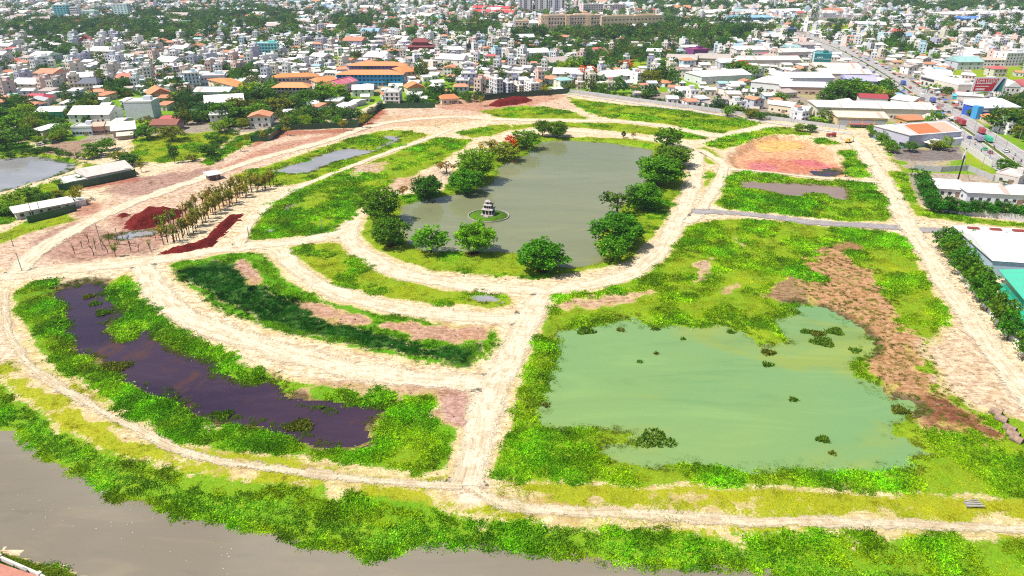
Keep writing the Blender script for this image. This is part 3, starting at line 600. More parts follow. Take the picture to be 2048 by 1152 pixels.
# tall main road with kerbed green median
tag(link('main_road', ribbon('main_road', Gs(HWY), 15.0, 'asphalt', 0.05, 0, 9, 0, False)), 'busy asphalt dual carriageway at the right', None, None, 'structure')
MAT['median'] = m_plain('median_grass', (0.12, 0.17, 0.02), .95, .1, .6, .8)
MAT['pale_line'] = m_plain('road_paint', (0.62, 0.60, 0.55), .8, .2, .4, 1.5)
Lh = smooth_line(Gs(HWY))
def strip_solid(name, off, hw, h, mat):
    V = []; n = len(Lh)
    for i, p in enumerate(Lh):
        d = (Lh[min(i + 1, n - 1)] - Lh[max(i - 1, 0)]).normalized(); nrm = Vector((d.y, -d.x))
        for (u, z) in ((-1, 0.0), (-1, h), (1, h), (1, 0.0)):
            q = p + nrm * (off + u * hw); V.append((q.x, q.y, z))
    ii = np.arange(n * 4).reshape(n, 4)
    Fq = np.stack([ii[:-1, :-1], ii[:-1, 1:], ii[1:, 1:], ii[1:, :-1]], -1).reshape(-1, 4)
    return mesh_np(name, V, Fq, mat)
mo = tag(link('median_strip', strip_solid('median_strip', 0, 1.3, .22, 'median')), 'narrow grass median between kerbs', None, None, 'structure')
for s_ in (-1, 1): tag(link('kerb', strip_solid('kerb', s_ * 1.5, .19, .3, 'pale_line'), mo))
for off in (-14.2, 14.2, -5.3, 5.3, -9.5, 9.5):
    tag(link('lane_marking', ribbon('lane_marking', Gs(HWY), .16 if abs(off) < 12 else .22, 'pale_line', 0.056, 0, 2, off, False)), 'white painted lane line on the main road', None, None, 'structure')
# ------------------------------------------------------------------ leaf meshes
def leaf_quads(base, d, ln, wd, lift=0.25, seed=1):
    """one bent rhombus per leaf: base, two mids, tip"""
    n = len(base); r = np.random.default_rng(seed)
    d = d / (np.linalg.norm(d, axis=1)[:, None] + 1e-9)
    up = r.normal(size=(n, 3)); side = np.cross(d, up); side /= np.linalg.norm(side, axis=1)[:, None] + 1e-9
    nrm = np.cross(side, d); nrm *= np.where(nrm[:, 2:3] < 0, -1, 1)
    mid = base + d * (ln * .5)[:, None] + nrm * (ln * lift)[:, None]
    V = np.stack([base, mid - side * (wd * .5)[:, None], base + d * ln[:, None], mid + side * (wd * .5)[:, None]], 1).reshape(-1, 3)
    return V, np.arange(n * 4).reshape(n, 4)
def leaf_mesh(name, base, d, ln, wd, mat, lift=.2, seed=1):
    V, F_ = leaf_quads(base, d, ln, wd, lift, seed)
    return mesh_np(name, V, F_, mat, {'v': ('FACE', 'FLOAT', np.random.default_rng(seed + 5).random(len(F_)))})
def tuft(name, n, spread, ln, wd, lean, seed, clumps=6, lift=.15):
    r = np.random.default_rng(seed)
    cc = r.normal(size=(clumps, 2)) * spread * .55; k = r.integers(0, clumps, n)
    base = np.column_stack([cc[k] + r.normal(size=(n, 2)) * spread * .22, np.full(n, -.05)])
    a = r.random(n) * 2 * np.pi; out = r.random(n) ** .6 * lean
    d = np.column_stack([np.cos(a) * out, np.sin(a) * out, np.ones(n) * (1.05 - out * .6)])
    hgt = (.55 + .45 * r.random(clumps))[k]
    return leaf_mesh(name, base, d, ln * hgt * (.6 + .6 * r.random(n)), wd * (.7 + .6 * r.random(n)), 'leaf_i', lift, seed)
PROTO = {}
def proto(name, me):
    o = bpy.data.objects.new(name, me); PROTO.setdefault(name.split('.')[0], []).append(o); return o
for s in range(3):
    proto('weed', tuft('weed_tuft', 80, 1.0, .40, .17, 1.1, 40 + s, 12))
    proto('grass', tuft('grass_tuft', 64, 1.0, .26, .085, .9, 50 + s, 14))
    proto('reed', tuft('reed_tuft', 56, .85, .62, .085, .7, 60 + s, 9, .06))
    proto('hyacinth', tuft('hyacinth_tuft', 64, .9, .34, .24, 1.05, 70 + s, 14, .12))
def rand_leaves_on(cent, rad, per, size, seed, flat=.55, up=.5):
    r = np.random.default_rng(seed); n = len(cent) * per
    c = np.repeat(cent, per, 0); rr = np.repeat(rad, per)
    v = r.normal(size=(n, 3)); v /= np.linalg.norm(v, axis=1)[:, None]
    p = c + v * (rr * (.55 + .45 * r.random(n)))[:, None] * np.array([1, 1, flat])
    d = v * .9 + r.normal(size=(n, 3)) * .8; d[:, 2] = d[:, 2] * .6 - .05
    return p, d, size * (.6 + .8 * r.random(n))
def crown(name, W, Hc, z0, nclump, per, size, seed, mat, dome=1.0, flat=.55, hollow=.35):
    """unit-free crown: dome W wide, Hc high starting at z0"""
    r = np.random.default_rng(seed); cs = []
    while len(cs) < nclump:
        v = r.normal(size=3); v /= np.linalg.norm(v); v[2] = v[2] * .9 + .12
        q = hollow + (1 - hollow) * r.random() ** .45
        ang = math.atan2(v[1], v[0]); lob = 1 + .16 * math.sin(3 * ang + seed) + .10 * math.sin(7 * ang + seed * 2)
        p = np.array([v[0] * W * .5 * q * lob, v[1] * W * .5 * q * lob, (v[2] * q * .5 + .5) * Hc * (1 + .08 * math.sin(5 * ang + seed))])
        rr = math.hypot(p[0], p[1]) / (W * .5)
        if dome > 1 and p[2] < Hc * .10 and rr < .45: continue
        cs.append(p + np.array([0, 0, z0]))
    cs = np.array(cs); rad = (W * .085) * (.7 + .7 * r.random(nclump))
    p, d, L = rand_leaves_on(cs, rad, per, size, seed + 1, flat)
    cv = np.repeat(r.random(nclump), per) * .6 + r.random(len(p)) * .4
    V, F_ = leaf_quads(p, d, L, L * .62, .12, seed + 2)
    return mesh_np(name, V, F_, mat, {'v': ('FACE', 'FLOAT', cv)}), cs
def trunk_mesh(name, cs, z0, r0, seed, mat='bark', limbs=8, lean=0.3):
    r = random.Random(seed); b = MB(); top = (r.uniform(-lean, lean), r.uniform(-lean, lean), z0 * .9 + .3)
    b.tube([(0, 0, -.3), (top[0] * .4, top[1] * .4, z0 * .45), top], [r0 * 1.25, r0, r0 * .8], 7)
    for i in r.sample(range(len(cs)), min(limbs, len(cs))):
        e = cs[i]; m = (top[0] * .5 + e[0] * .5, top[1] * .5 + e[1] * .5, top[2] * .6 + e[2] * .4 + .2)
        b.tube([top, m, tuple(e)], [r0 * .55, r0 * .35, r0 * .12], 5)
    return b.mesh(name, mat)
# crown kinds: normalised to W = 1 (width), Hc = 1 (crown height) so that objects can be scaled to measure
KIND = {}
def make_kind(k, nclump, per, size, z0, seeds, dome=1.0, flat=.55, r0=.03, limbs=8, mat='leaf', hollow=.35, bark='bark'):
    KIND[k] = []
    for s in seeds:
        cm, cs = crown(k + '_crown', 1.0, 1.0 - z0, z0, nclump, per, size, s, mat, dome, flat, hollow)
        KIND[k].append((cm, trunk_mesh(k + '_trunk', cs, z0 + .1, r0, s, bark, limbs, .03)))
make_kind('broad', 150, 40, .062, .10, (1, 2, 3, 4, 5), 1.2, .6, .035, 9)          # wide lakeside dome
make_kind('round', 60, 24, .092, .14, (11, 12, 13, 14), 1.0, .7, .03, 6)
make_kind('tall', 48, 20, .10, .16, (21, 22, 23), 1.0, .9, .03, 5)
make_kind('wispy', 26, 14, .10, .40, (31, 32, 33), 1.0, .8, .030, 7, hollow=.2)
for k, n_, pr, sz, z0, sd_ in (('far_round', 26, 12, .14, .18, (41, 42, 43)), ('far_tall', 24, 12, .15, .14, (44, 45))):
    for s in sd_:
        cm, cs = crown(k, 1.0, 1.0 - z0, z0, n_, pr, sz, s, 'leaf_i', 1.0, .8)
        proto('fartree', cm)
for s in range(2):
    cm, cs = crown('shrub_clump', 1.0, .8, 0.0, 20, 10, .14, 80 + s, 'leaf_i', 1.0, .8); proto('shrub', cm)
def tree(name, x, y, wd, ht, kind, var, color, label, cat='tree', group=None, rz=None, barkz=None):
    cm, tm = KIND[kind][var % len(KIND[kind])]
    rz = random.uniform(0, 6.28) if rz is None else rz
    z = gz(x, y) if barkz is None else barkz
    t = thing(name, label, cat, (x, y, z), rz, group)
    s = (wd * (.90 if kind == 'broad' else 1.0), wd * (.90 if kind == 'broad' else 1.0), ht * 1.0); color = tuple(min(.9, c * k) for c, k in zip(color, (2.8, 2.35, 1.1)))
    link('trunk', tm, t, (0, 0, 0), 0, s); link('crown', cm, t, (0, 0, 0), 0, s, color)
    return t

# ------------------------------------------------------------------ geometry-nodes scatter for uncountable cover
def scatter_group(protos):
    g = bpy.data.node_groups.new('scatter', 'GeometryNodeTree')
    g.interface.new_socket('Geometry', in_out='INPUT', socket_type='NodeSocketGeometry')
    g.interface.new_socket('Geometry', in_out='OUTPUT', socket_type='NodeSocketGeometry')
    N = g.nodes; Lk = g.links
    gi = N.new('NodeGroupInput'); go = N.new('NodeGroupOutput')
    gti = N.new('GeometryNodeGeometryToInstance')
    for o in protos:
        oi = N.new('GeometryNodeObjectInfo'); oi.inputs['Object'].default_value = o; oi.inputs['As Instance'].default_value = True
        Lk.new(oi.outputs['Geometry'], gti.inputs[0])
    iop = N.new('GeometryNodeInstanceOnPoints'); iop.inputs['Pick Instance'].default_value = True
    def att(nm, typ):
        a = N.new('GeometryNodeInputNamedAttribute'); a.data_type = typ; a.inputs[0].default_value = nm; return a.outputs[0]
    cx = N.new('ShaderNodeCombineXYZ'); Lk.new(att('rot', 'FLOAT'), cx.inputs[2])
    Lk.new(gi.outputs[0], iop.inputs['Points']); Lk.new(gti.outputs[0], iop.inputs['Instance'])
    Lk.new(att('idx', 'INT'), iop.inputs['Instance Index']); Lk.new(cx.outputs[0], iop.inputs['Rotation']); Lk.new(att('scl', 'FLOAT_VECTOR'), iop.inputs['Scale'])
    Lk.new(iop.outputs[0], go.inputs[0])
    return g
def scatter(name, kind, pts, scl, tint, label, cat):
    n = len(pts); r = np.random.default_rng(n)
    pr = PROTO[kind]; me = bpy.data.meshes.new(name)
    me.vertices.add(n); me.vertices.foreach_set('co', np.asarray(pts, np.float32).ravel())
    def add(nm, typ, arr, key):
        a = me.attributes.new(nm, typ, 'POINT'); a.data.foreach_set(key, arr.ravel())
    add('rot', 'FLOAT', (r.random(n) * 6.28).astype(np.float32), 'value')
    add('idx', 'INT', r.integers(0, len(pr), n).astype(np.int32), 'value')
    add('scl', 'FLOAT_VECTOR', np.asarray(scl, np.float32), 'vector')
    add('tint', 'FLOAT_COLOR', np.column_stack([tint, np.ones(n)]).astype(np.float32), 'color')
    o = link(name, me); md = o.modifiers.new('scatter', 'NODES'); md.node_group = scatter_group(pr)
    return tag(o, label, cat, None, 'stuff')

# candidates over the site, thinner with distance
def cand(y0, y1, dens, x0=-330, x1=330):
    w_ = min(330, y1 * .80 + 10); n = int((y1 - y0) * 2 * w_ * dens)
    return RNG.uniform(-w_, w_, n), RNG.uniform(y0, y1, n), np.full(n, dens)
parts_ = [cand(75, 130, 1.5), cand(130, 190, 1.15), cand(190, 270, .75), cand(270, 380, .42), cand(380, 560, .22)]
CX = np.concatenate([p[0] for p in parts_]); CY = np.concatenate([p[1] for p in parts_]); CD = np.concatenate([p[2] for p in parts_])
cz = samp(Z, CX, CY); cv = samp(vegs, CX, CY); cl = samp(lush, CX, CY); ct = samp(tall, CX, CY); cw = samp(wsd, CX, CY)
ji = np.clip(np.searchsorted(gy, CY) - 1, 0, ny - 1); ii_ = np.clip(np.searchsorted(gx, CX) - 1, 0, nx - 1)
cp = pid[ji, ii_]; cs_ = samp(site, CX, CY)
nn = fbm(CX, CY, 11, 61, 3); n2_ = vnoise(CX, CY, 3.0, 66)
big = 1.0 / np.sqrt(CD)
plotix = {p[0]: i + 1 for i, p in enumerate(PLOTS)}
inr = cs_ > 0
ok = inr & (cv + (nn - .5) * 5 + (n2_ - .5) * 3 > .4) & (cw < .4)
riv = np.array(Gs(WATER[3][4], -2.5)); rd = sdf_poly(riv, CX, CY, 14)
MT = plotix['d']; isriv = (cp == plotix['u']) | (cp == plotix['ab'])
lushf = np.clip(cl + (nn - .5) * 1.5, 0, 1)
def tints(f, a, b, jit=.25):
    f = f[:, None]; t = np.array(a) * (1 - f) + np.array(b) * f
    return t * (1 + (RNG.random((len(f), 1)) - .5) * jit * 2)
PATCH = .52 + .95 * vnoise(CX, CY, 4.0, 71) * (.5 + 1.0 * vnoise(CX, CY, 16, 72)) + .25 * (vnoise(CX, CY, 2.0, 73) > .6)
hy = inr & (rd > -4.5 + (nn - .5) * 7) & (rd < -1.2) & (CY < 240) & (CX > -200)
hy &= ~(cp == plotix['ab'])
def mk(name, kind, mask, sc_, tint, label, cat, zoff=0.0, water=False):
    x, y = CX[mask], CY[mask]; z = np.maximum(cz[mask], -2.5 if water else -9) + zoff
    s = sc_[mask] if hasattr(sc_, '__len__') else np.full(mask.sum(), sc_)
    s = s * (.75 + .6 * RNG.random(len(x))); hh = s * (.35 + .6 * RNG.random(len(x)) + 1.1 * vnoise(x, y, 5.0, 75) ** 3); tint = tint * PATCH[mask][:, None] * np.array((1.0, .98, .6))
    scatter(name, kind, np.column_stack([x, y, z]), np.column_stack([s, s, hh]), tint, label, cat)
    return len(x)
counts = {}
tallf = np.clip(ct * (.35 + .9 * lushf), .3, 1.3)
weed = ok & ~hy & (lushf * (.5 + ct * .5) > .50) & (cp != MT)
gras = ok & ~hy & ~weed & (cp != MT)
mar = ok & (cp == MT)
counts['hy'] = mk('water_hyacinth', 'hyacinth', hy, big * 1.25, tints(np.clip(nn[hy] * 1.8 - .4, 0, 1), (.25, .48, .035), (.13, .42, .015)), 'green water hyacinth carpet fringing the river', 'water plants', 0, True)
wt = tints(lushf[weed], (.52, .56, .010), (.18, .52, .008)); counts['weed'] = mk('weeds', 'weed', weed, big * (.75 + .6 * tallf), wt, 'lush green weeds over the unbuilt plots', 'weeds')
gt = tints(lushf[gras], (.52, .52, .022), (.28, .50, .012)); counts['grass'] = mk('grass', 'grass', gras, big * .95, gt, 'short yellow green grass on plots and verges', 'grass')
mdark = np.clip(sdf_poly(Gs(MARSH), CX[mar], CY[mar]) / 2 + .1 + (nn[mar] - .5) * 4, 0, 1)
counts['marsh'] = mk('marsh_reeds', 'reed', mar, big * 1.0, tints(mdark, (.24, .52, .014), (.022, .15, .014), .35), 'dark green reeds filling the curved marsh strip', 'reeds')
# reeds and floating weed along pond margins
edge = inr & (cw > -2.0) & (cw < 2.2 + (nn - .5) * 6) & (CY < 420) & (n2_ > .42) & (rd < -3)
lk = sdf_poly(Gs(WATER[0][4], -.8), CX, CY, 14); edge &= ~(lk > -3)
counts['edge'] = 0
ex, ey = CX[edge], CY[edge]; ez = np.maximum(cz[edge], np.where(cw[edge] > 0, -1.15, -9)) ; es = big[edge] * (.55 + .5 * RNG.random(edge.sum()))
scatter('pond_reeds', 'reed', np.column_stack([ex, ey, ez]), np.column_stack([es, es, es * .9]), tints(nn[edge], (.24, .27, .03), (.14, .30, .02)), 'olive reeds and sedge along the pond edges', 'reeds')
# sparse weeds on the bare ground and the mud flat
sp = inr & ~ok & (cw < -.3) & (RNG.random(len(CX)) < np.where(cv > -2.5, .42, .09)) & (samp(road, CX, CY) < -.5 + 3 * (RNG.random(len(CX)) < .12))
mk('sparse_weeds', 'grass', sp, big * .55, tints(nn[sp], (.36, .34, .03), (.20, .30, .03)), 'scattered weeds on the bare sandy ground', 'weeds')
th = weed & (RNG.random(len(CX)) < .16 * (.4 + 2.2 * (vnoise(CX, CY, 9, 91) > .5))) & (samp(road, CX, CY) < -1.5)
x_, y_ = CX[th], CY[th]; s_ = big[th] * (.6 + .9 * RNG.random(th.sum())) * .75
scatter('weed_thickets', 'shrub', np.column_stack([x_, y_, cz[th] - .1]), np.column_stack([s_ * 1.25, s_ * 1.25, s_ * .62]), tints(lushf[th], (.26, .36, .010), (.12, .36, .010), .4), 'bushy clumps of taller weeds dotting the plots', 'weeds')
mud = inr & (samp(wsd, CX, CY) < -.2) & (RNG.random(len(CX)) < .42)
mp = sdf_poly(Gs(BARE[-7][0]), CX, CY); mud &= (mp > -3)
mk('mud_tussocks', 'weed', mud, big * .62, tints(nn[mud], (.16, .13, .03), (.18, .32, .02)), 'dark tussocks of sedge on the brown mud flat', 'tussocks')
print('scatter', counts)

# floating weed islands in the ponds: each its own thing
def islet(px, py, wpx, lvl, lab, tint=(.16, .30, .02), seed=0):
    x, y = G(px, py, lvl); w_ = wpx * mpp(py); r = np.random.default_rng(seed + int(px))
    n = int(max(40, min(700, w_ * w_ * 24)))
    a = r.random(n) * 6.28; q = np.sqrt(r.random(n)) * w_ * .5 * (1 + .25 * np.sin(3 * a + px))
    base = np.column_stack([np.cos(a) * q, np.sin(a) * q * .8, np.full(n, -.08)])
    d = np.column_stack([r.normal(size=n) * .5, r.normal(size=n) * .5, np.full(n, .8)])
    me = leaf_mesh('weed_island', base, d, .7 * (.5 + r.random(n)), .34 * (.6 + .8 * r.random(n)), 'leaf', .15, int(px))
    o = link('weed_island', me, None, (x, y, lvl), 0, None, tint)
    tag(o, lab, 'floating weeds', 'weed clumps standing in the ponds')
for i, (px, py, wp, lv, lab) in enumerate([
 (176, 594, 22, -1.2, 'small olive weed clump highest in the dark pond'), (190, 608, 22, -1.2, 'weed clump just below the highest one in the dark pond'),
 (208, 626, 32, -1.2, 'large rounded green bush islet in the upper dark pond'), (232, 735, 60, -1.2, 'broad weed raft along the left shore of the dark pond'),
 (350, 797, 16, -1.2, 'small weed tuft in the middle of the dark pond'), (445, 832, 40, -1.2, 'reed clump by the near shore of the dark pond'),
 (600, 852, 52, -1.2, 'tall reed clump standing in the near dark pond'), (642, 816, 12, -1.2, 'tiny weed tuft below the mud spit in the dark pond'),
 (1171, 663, 34, -1, 'round olive islet in the top left of the green pond'), (1242, 661, 16, -1, 'small olive tuft near the far shore of the green pond'),
 (1310, 658, 18, -1, 'dark weed clump hanging off the far shore of the green pond'), (1366, 679, 10, -1, 'dark round tuft in the upper green pond'),
 (1312, 708, 9, -1, 'dark tuft left of centre in the upper green pond'), (1280, 725, 9, -1, 'dark tuft with a twig in the left green pond'),
 (1461, 665, 16, -1, 'brownish tuft close to the far shore of the green pond'), (1092, 811, 16, -1, 'dark weed ball by the left shore of the green pond'),
 (1586, 800, 18, -1, 'lone weed tuft right of centre in the green pond'), (1645, 880, 26, -1, 'olive reed clump in the lower right of the green pond'),
 (1665, 908, 14, -1, 'dark weed fragments below the olive reed clump'), (1310, 880, 74, -1, 'long grassy islet off the near peninsula of the green pond'),
 (1612, 664, 22, -1, 'left weed islet of the scattered group in the green pond'), (1635, 668, 30, -1, 'green weed islet in the middle of the scattered group'),
 (1670, 664, 34, -1, 'upper right weed islet of the scattered group'), (1645, 685, 44, -1, 'lower broad weed islet of the scattered group'),
 (1535, 706, 28, -1, 'brown weed patch below the far spit of the green pond'), (1535, 730, 22, -1, 'lowest brown weed patch below the far spit'),
 (1710, 702, 22, -1, 'dark weed clump near the muddy right shore'), (1800, 822, 36, -1, 'olive weed clump in the right bay of the green pond'),
 (1560, 622, 46, -1, 'large olive islet at the top right of the green pond')]):
    islet(px, py, wp, lv, lab, (.15, .29, .02) if i % 3 else (.22, .26, .03), i)

# ------------------------------------------------------------------ lakeside trees
LT = [  # base px, base py, crown width px, crown top py, kind, colour, label
 (1085,273,34,243,'round',(.055,.115,.012),'left tree of the pair at the far lake end'),
 (1114,274,46,245,'broad',(.06,.13,.012),'right tree of the pair at the far lake end'),
 (1050,297,52,263,'round',(.06,.15,.012),'green tree behind the orange flowering tree by the lake'),
 (1027,297,38,273,'round',(.36,.05,.006),'flame tree with orange red blossom on the left lakeshore'),
 (982,307,58,284,'wispy',(.15,.15,.03),'thin olive brown tree left of the flame tree'),
 (1008,320,58,290,'round',(.10,.15,.02),'olive tree in front of the thin brown tree by the lake'),
 (952,362,80,305,'broad',(.085,.19,.012),'bright green domed tree on the left lakeshore'),
 (933,384,68,336,'broad',(.045,.16,.012),'darker low tree leaning over the left lakeshore'),
 (893,348,42,325,'wispy',(.10,.075,.02),'small dark reddish tree behind the left lakeshore'),
 (858,396,66,348,'broad',(.03,.105,.012),'dark dense tree standing alone on the left lakeshore'),
 (806,394,24,372,'wispy',(.17,.10,.03),'small reddish sapling near the left tip of the lake'),
 (763,442,84,382,'broad',(.055,.135,.012),'tall tree at the left end of the lake'),
 (780,492,76,440,'broad',(.05,.13,.014),'low rounded tree below the tall left end tree'),
 (862,505,68,458,'round',(.06,.19,.012),'compact bright tree second along the near lakeshore'),
 (950,506,84,450,'broad',(.085,.22,.012),'light green tree in the middle of the near lakeshore'),
 (1083,541,104,486,'broad',(.035,.14,.010),'wide dark green umbrella tree on the near lakeshore'),
 (1226,522,66,481,'round',(.05,.16,.012),'small tree at the near right corner of the lake'),
 (1232,491,104,434,'broad',(.035,.135,.012),'wide dense tree over the lower right lakeshore'),
 (1233,431,76,384,'wispy',(.03,.07,.015),'dark sparse tree reaching over the right lakeshore'),
 (1290,419,80,371,'broad',(.045,.15,.012),'domed tree right of the dark sparse tree'),
 (1318,371,96,318,'broad',(.05,.155,.012),'wide domed tree midway up the right lakeshore'),
 (1346,333,78,297,'broad',(.06,.13,.014),'olive domed tree behind the wide right lakeshore tree'),
 (1333,297,58,259,'round',(.055,.14,.012),'tree at the far right corner of the lake'),
 (1247,276,9,262,'tall',(.02,.035,.012),'thin dark sapling on the far lakeshore'),
 (1266,279,12,265,'wispy',(.16,.11,.03),'tiny brown sapling beside the dark one'),
]
for i, (bx, by, wp, ty, k, c, lb) in enumerate(LT):
    x, y = G(bx, by); ht = (by - ty) / hpm(by) * 1.03; wd = wp * mpp(by)
    tree('lakeside_tree', x, y, wd, ht, k, i, c, lb, 'tree', 'trees around the lake')
    if k == 'broad' and by > 435:
        b = MB(); r_ = 2.6; b.V = [(0, 0, .35)] + [(math.cos(t * .524) * r_ * (1 + .15 * math.sin(t * 2.1)), math.sin(t * .524) * r_, -.1) for t in range(12)]
        b.F = [[0, 1 + t, 1 + (t + 1) % 12] for t in range(12)]
        tag(link('soil_mound', b.mesh('soil_mound', 'red_soil', True), None, (x, y - .4, gz(x, y))), 'red soil ring at the foot of the ' + ' '.join(lb.split()[:8]), 'soil mound', 'red soil at the feet of the lake trees')
MAT['clod'] = m_plain('clod', (.34, .24, .18), .95, .1, .5, 1.0)
# ------------------------------------------------------------------ islet and its three-storey stone tower
tx, ty_ = G(977, 432, -.8)
b = MB(); n = 28; ra, rb = 8.6, 8.0
b.V = [(math.cos(t * 2 * math.pi / n) * ra, math.sin(t * 2 * math.pi / n) * rb, -1.2) for t in range(n)] + [(math.cos(t * 2 * math.pi / n) * ra * .93, math.sin(t * 2 * math.pi / n) * rb * .93, .25) for t in range(n)]
b.V += [(math.cos(t * 2 * math.pi / n) * ra * .45, math.sin(t * 2 * math.pi / n) * rb * .45, .85) for t in range(n)] + [(0, 0, .95)]
b.F = [[t, (t + 1) % n, n + (t + 1) % n, n + t] for t in range(n)] + [[n + t, n + (t + 1) % n, 2 * n + (t + 1) % n, 2 * n + t] for t in range(n)] + [[2 * n + t, 2 * n + (t + 1) % n, 3 * n] for t in range(n)]
MAT['turf'] = m_plain('islet_turf', (.09, .20, .012), .95, .1, .55, .9, .3)
isl = tag(link('islet', b.mesh('islet', 'turf', True), None, (tx, ty_, -.8)), 'round grassy islet carrying the tower in the lake', None, None, 'structure')
b = MB()
for t in range(n):
    a0, a1 = t * 2 * math.pi / n, (t + 1) * 2 * math.pi / n
    b.tube([(math.cos(a0) * ra, math.sin(a0) * rb, .22), (math.cos(a1) * ra, math.sin(a1) * rb, .22)], .28, 4, False)
link('kerb', b.mesh('kerb', 'concrete'), isl)
def tuft_pts(nm, par, n_, r0, r1, tint, zz):
    r = np.random.default_rng(5); a = r.random(n_) * 6.28; q = r0 + (r1 - r0) * np.sqrt(r.random(n_))
    base = np.column_stack([np.cos(a) * q, np.sin(a) * q, zz + .6 * (1 - q / r1)]); d = np.column_stack([r.normal(size=n_) * .6, r.normal(size=n_) * .6, np.full(n_, .8)])
    link(nm, leaf_mesh(nm, base, d, .4 * (.5 + r.random(n_)), .2 * np.ones(n_), 'leaf', .1, 3), par, (0, 0, 0), 0, None, tint)
tuft_pts('grass_tuft', isl, 260, 3.6, 7.6, (.10, .24, .015), .1)
MAT['old_stone'] = m_plain('old_stone', (.50, .46, .44), .9, .15, .6, 1.6, .1)
MAT['arch_shade'] = m_plain('painted_arch_shade', (.03, .022, .022), .95, .05)  # near-black plates: shade inside the arches put into the colour
tw = thing('lake_tower', 'small three storey weathered stone tower with arched openings on the lake islet', 'tower', (tx, ty_, 0.1), R(-14))
def tier(z, w_, h, na, aw, ah, wall='wall'):
    o = part(tw, wall, 'box', 'old_stone', (0, 0, z), (w_, w_, h))
    for sx in (0, 1, 2, 3):
        rz = sx * math.pi / 2; ca, sa = math.cos(rz), math.sin(rz)
        for k in range(na):
            u = (k - (na - 1) / 2) * w_ / na * .98
            lx, ly = u, -w_ / 2 - .02
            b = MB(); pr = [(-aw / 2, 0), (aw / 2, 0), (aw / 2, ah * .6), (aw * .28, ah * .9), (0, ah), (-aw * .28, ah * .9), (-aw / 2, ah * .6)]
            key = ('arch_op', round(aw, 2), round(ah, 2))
            if key not in _U: _U[key] = b.prism(pr, -.06, .06).mesh('archway', 'arch_shade')
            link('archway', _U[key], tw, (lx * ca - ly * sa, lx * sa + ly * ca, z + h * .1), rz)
    return o
part(tw, 'plinth', 'box', 'old_stone', (0, 0, 0), (5.4, 5.4, .35)); 
for k in range(3): part(tw, 'step', 'box', 'old_stone', (-.2, -3.0 - .5 * k, -.1), (2.2, .5, .36 - .12 * k))
tier(.35, 4.3, 2.0, 3, .85, 1.6)
def eaves(z, w_, h, ov=.45):
    k = ('eaves', round(w_, 2))
    b = MB(); m = w_ / 2 + ov; i_ = w_ / 2 * .72
    b.V = []
    for (cx_, cy_) in ((-1, -1), (1, -1), (1, 1), (-1, 1)): b.V.append((cx_ * m, cy_ * m, .22))
    for (cx_, cy_) in ((0, -1), (1, 0), (0, 1), (-1, 0)): b.V.append((cx_ * m * .96, cy_ * m * .96, 0.0))
    for (cx_, cy_) in ((-1, -1), (1, -1), (1, 1), (-1, 1)): b.V.append((cx_ * i_, cy_ * i_, h))
    b.F = [[0, 4, 9, 8], [4, 1, 9], [1, 5, 10, 9], [5, 2, 10], [2, 6, 11, 10], [6, 3, 11], [3, 7, 8, 11], [7, 0, 8], [8, 9, 10, 11], [7, 6, 5, 4], [0, 7, 4], [1, 4, 5], [2, 5, 6], [3, 6, 7]]
    link('roof', b.mesh('curved_eaves', 'old_stone'), tw, (0, 0, z))
eaves(2.35, 4.3, .55); tier(2.85, 3.1, 1.3, 3, .6, 1.0); eaves(4.15, 3.1, .5); tier(4.6, 2.0, 1.0, 1, .7, .7); eaves(5.55, 2.0, .6)
for s_ in (-1, 1): part(tw, 'roof_finial', 'box', 'old_stone', (s_ * .7, 0, 6.1), (.25, .35, .5))
part(tw, 'ridge', 'box', 'old_stone', (0, 0, 6.05), (1.6, .3, .25))

# ------------------------------------------------------------------ red soil heaps
def heap(pl, h, lab, seed):
    P = np.array(Gs(pl)); c = P.mean(0); st = 1.0
    xs = np.arange(P[:, 0].min() - 3, P[:, 0].max() + 3, st); ys = np.arange(P[:, 1].min() - 3, P[:, 1].max() + 3, st)
    X, Y = np.meshgrid(xs, ys); d = sdf_poly(P, X + (fbm(X, Y, 5, seed) - .5) * 3, Y + (fbm(X, Y, 5, seed + 3) - .5) * 3, 6)
    hh = np.clip(d * .65, -1, h) * (.72 + .56 * fbm(X, Y, 5, seed + 7)) + (fbm(X, Y, 2.2, seed + 9) - .5) * .7 * sstep(d, -.5, 2)
    zz = samp(Z, X.ravel(), Y.ravel()).reshape(X.shape) + hh
    ii = np.arange(X.size).reshape(X.shape); q = np.stack([ii[:-1, :-1], ii[:-1, 1:], ii[1:, 1:], ii[1:, :-1]], -1).reshape(-1, 4)
    keep = (d.ravel()[q] > -1.2).any(1)
    me = mesh_np('soil_heap', np.column_stack([X.ravel() - c[0], Y.ravel() - c[1], zz.ravel()]), q[keep], 'red_soil', None, False)
    tag(link('soil_heap', me, None, (c[0], c[1], 0)), lab, 'soil heap', 'heaps of red soil')
heap([(244,460),(255,440),(280,427),(310,417),(345,420),(366,420),(360,434),(330,448),(300,455),(262,461)], 3.2, 'big dark red soil heap left of the nursery trees', 3)
heap([(228,434),(245,426),(262,428),(240,435)], 1.6, 'little red soil heap at the tip of the big one', 5)
heap([(318,511),(340,498),(380,490),(410,478),(430,455),(455,436),(485,427),(488,433),(465,455),(440,478),(420,495),(370,507)], 2.2, 'long curved dark red soil bank below the nursery trees', 8)
heap([(972,212),(990,203),(1020,200),(1055,197),(1066,202),(1030,210),(1000,214)], 3.0, 'red soil heap under the far boundary hedge', 11)

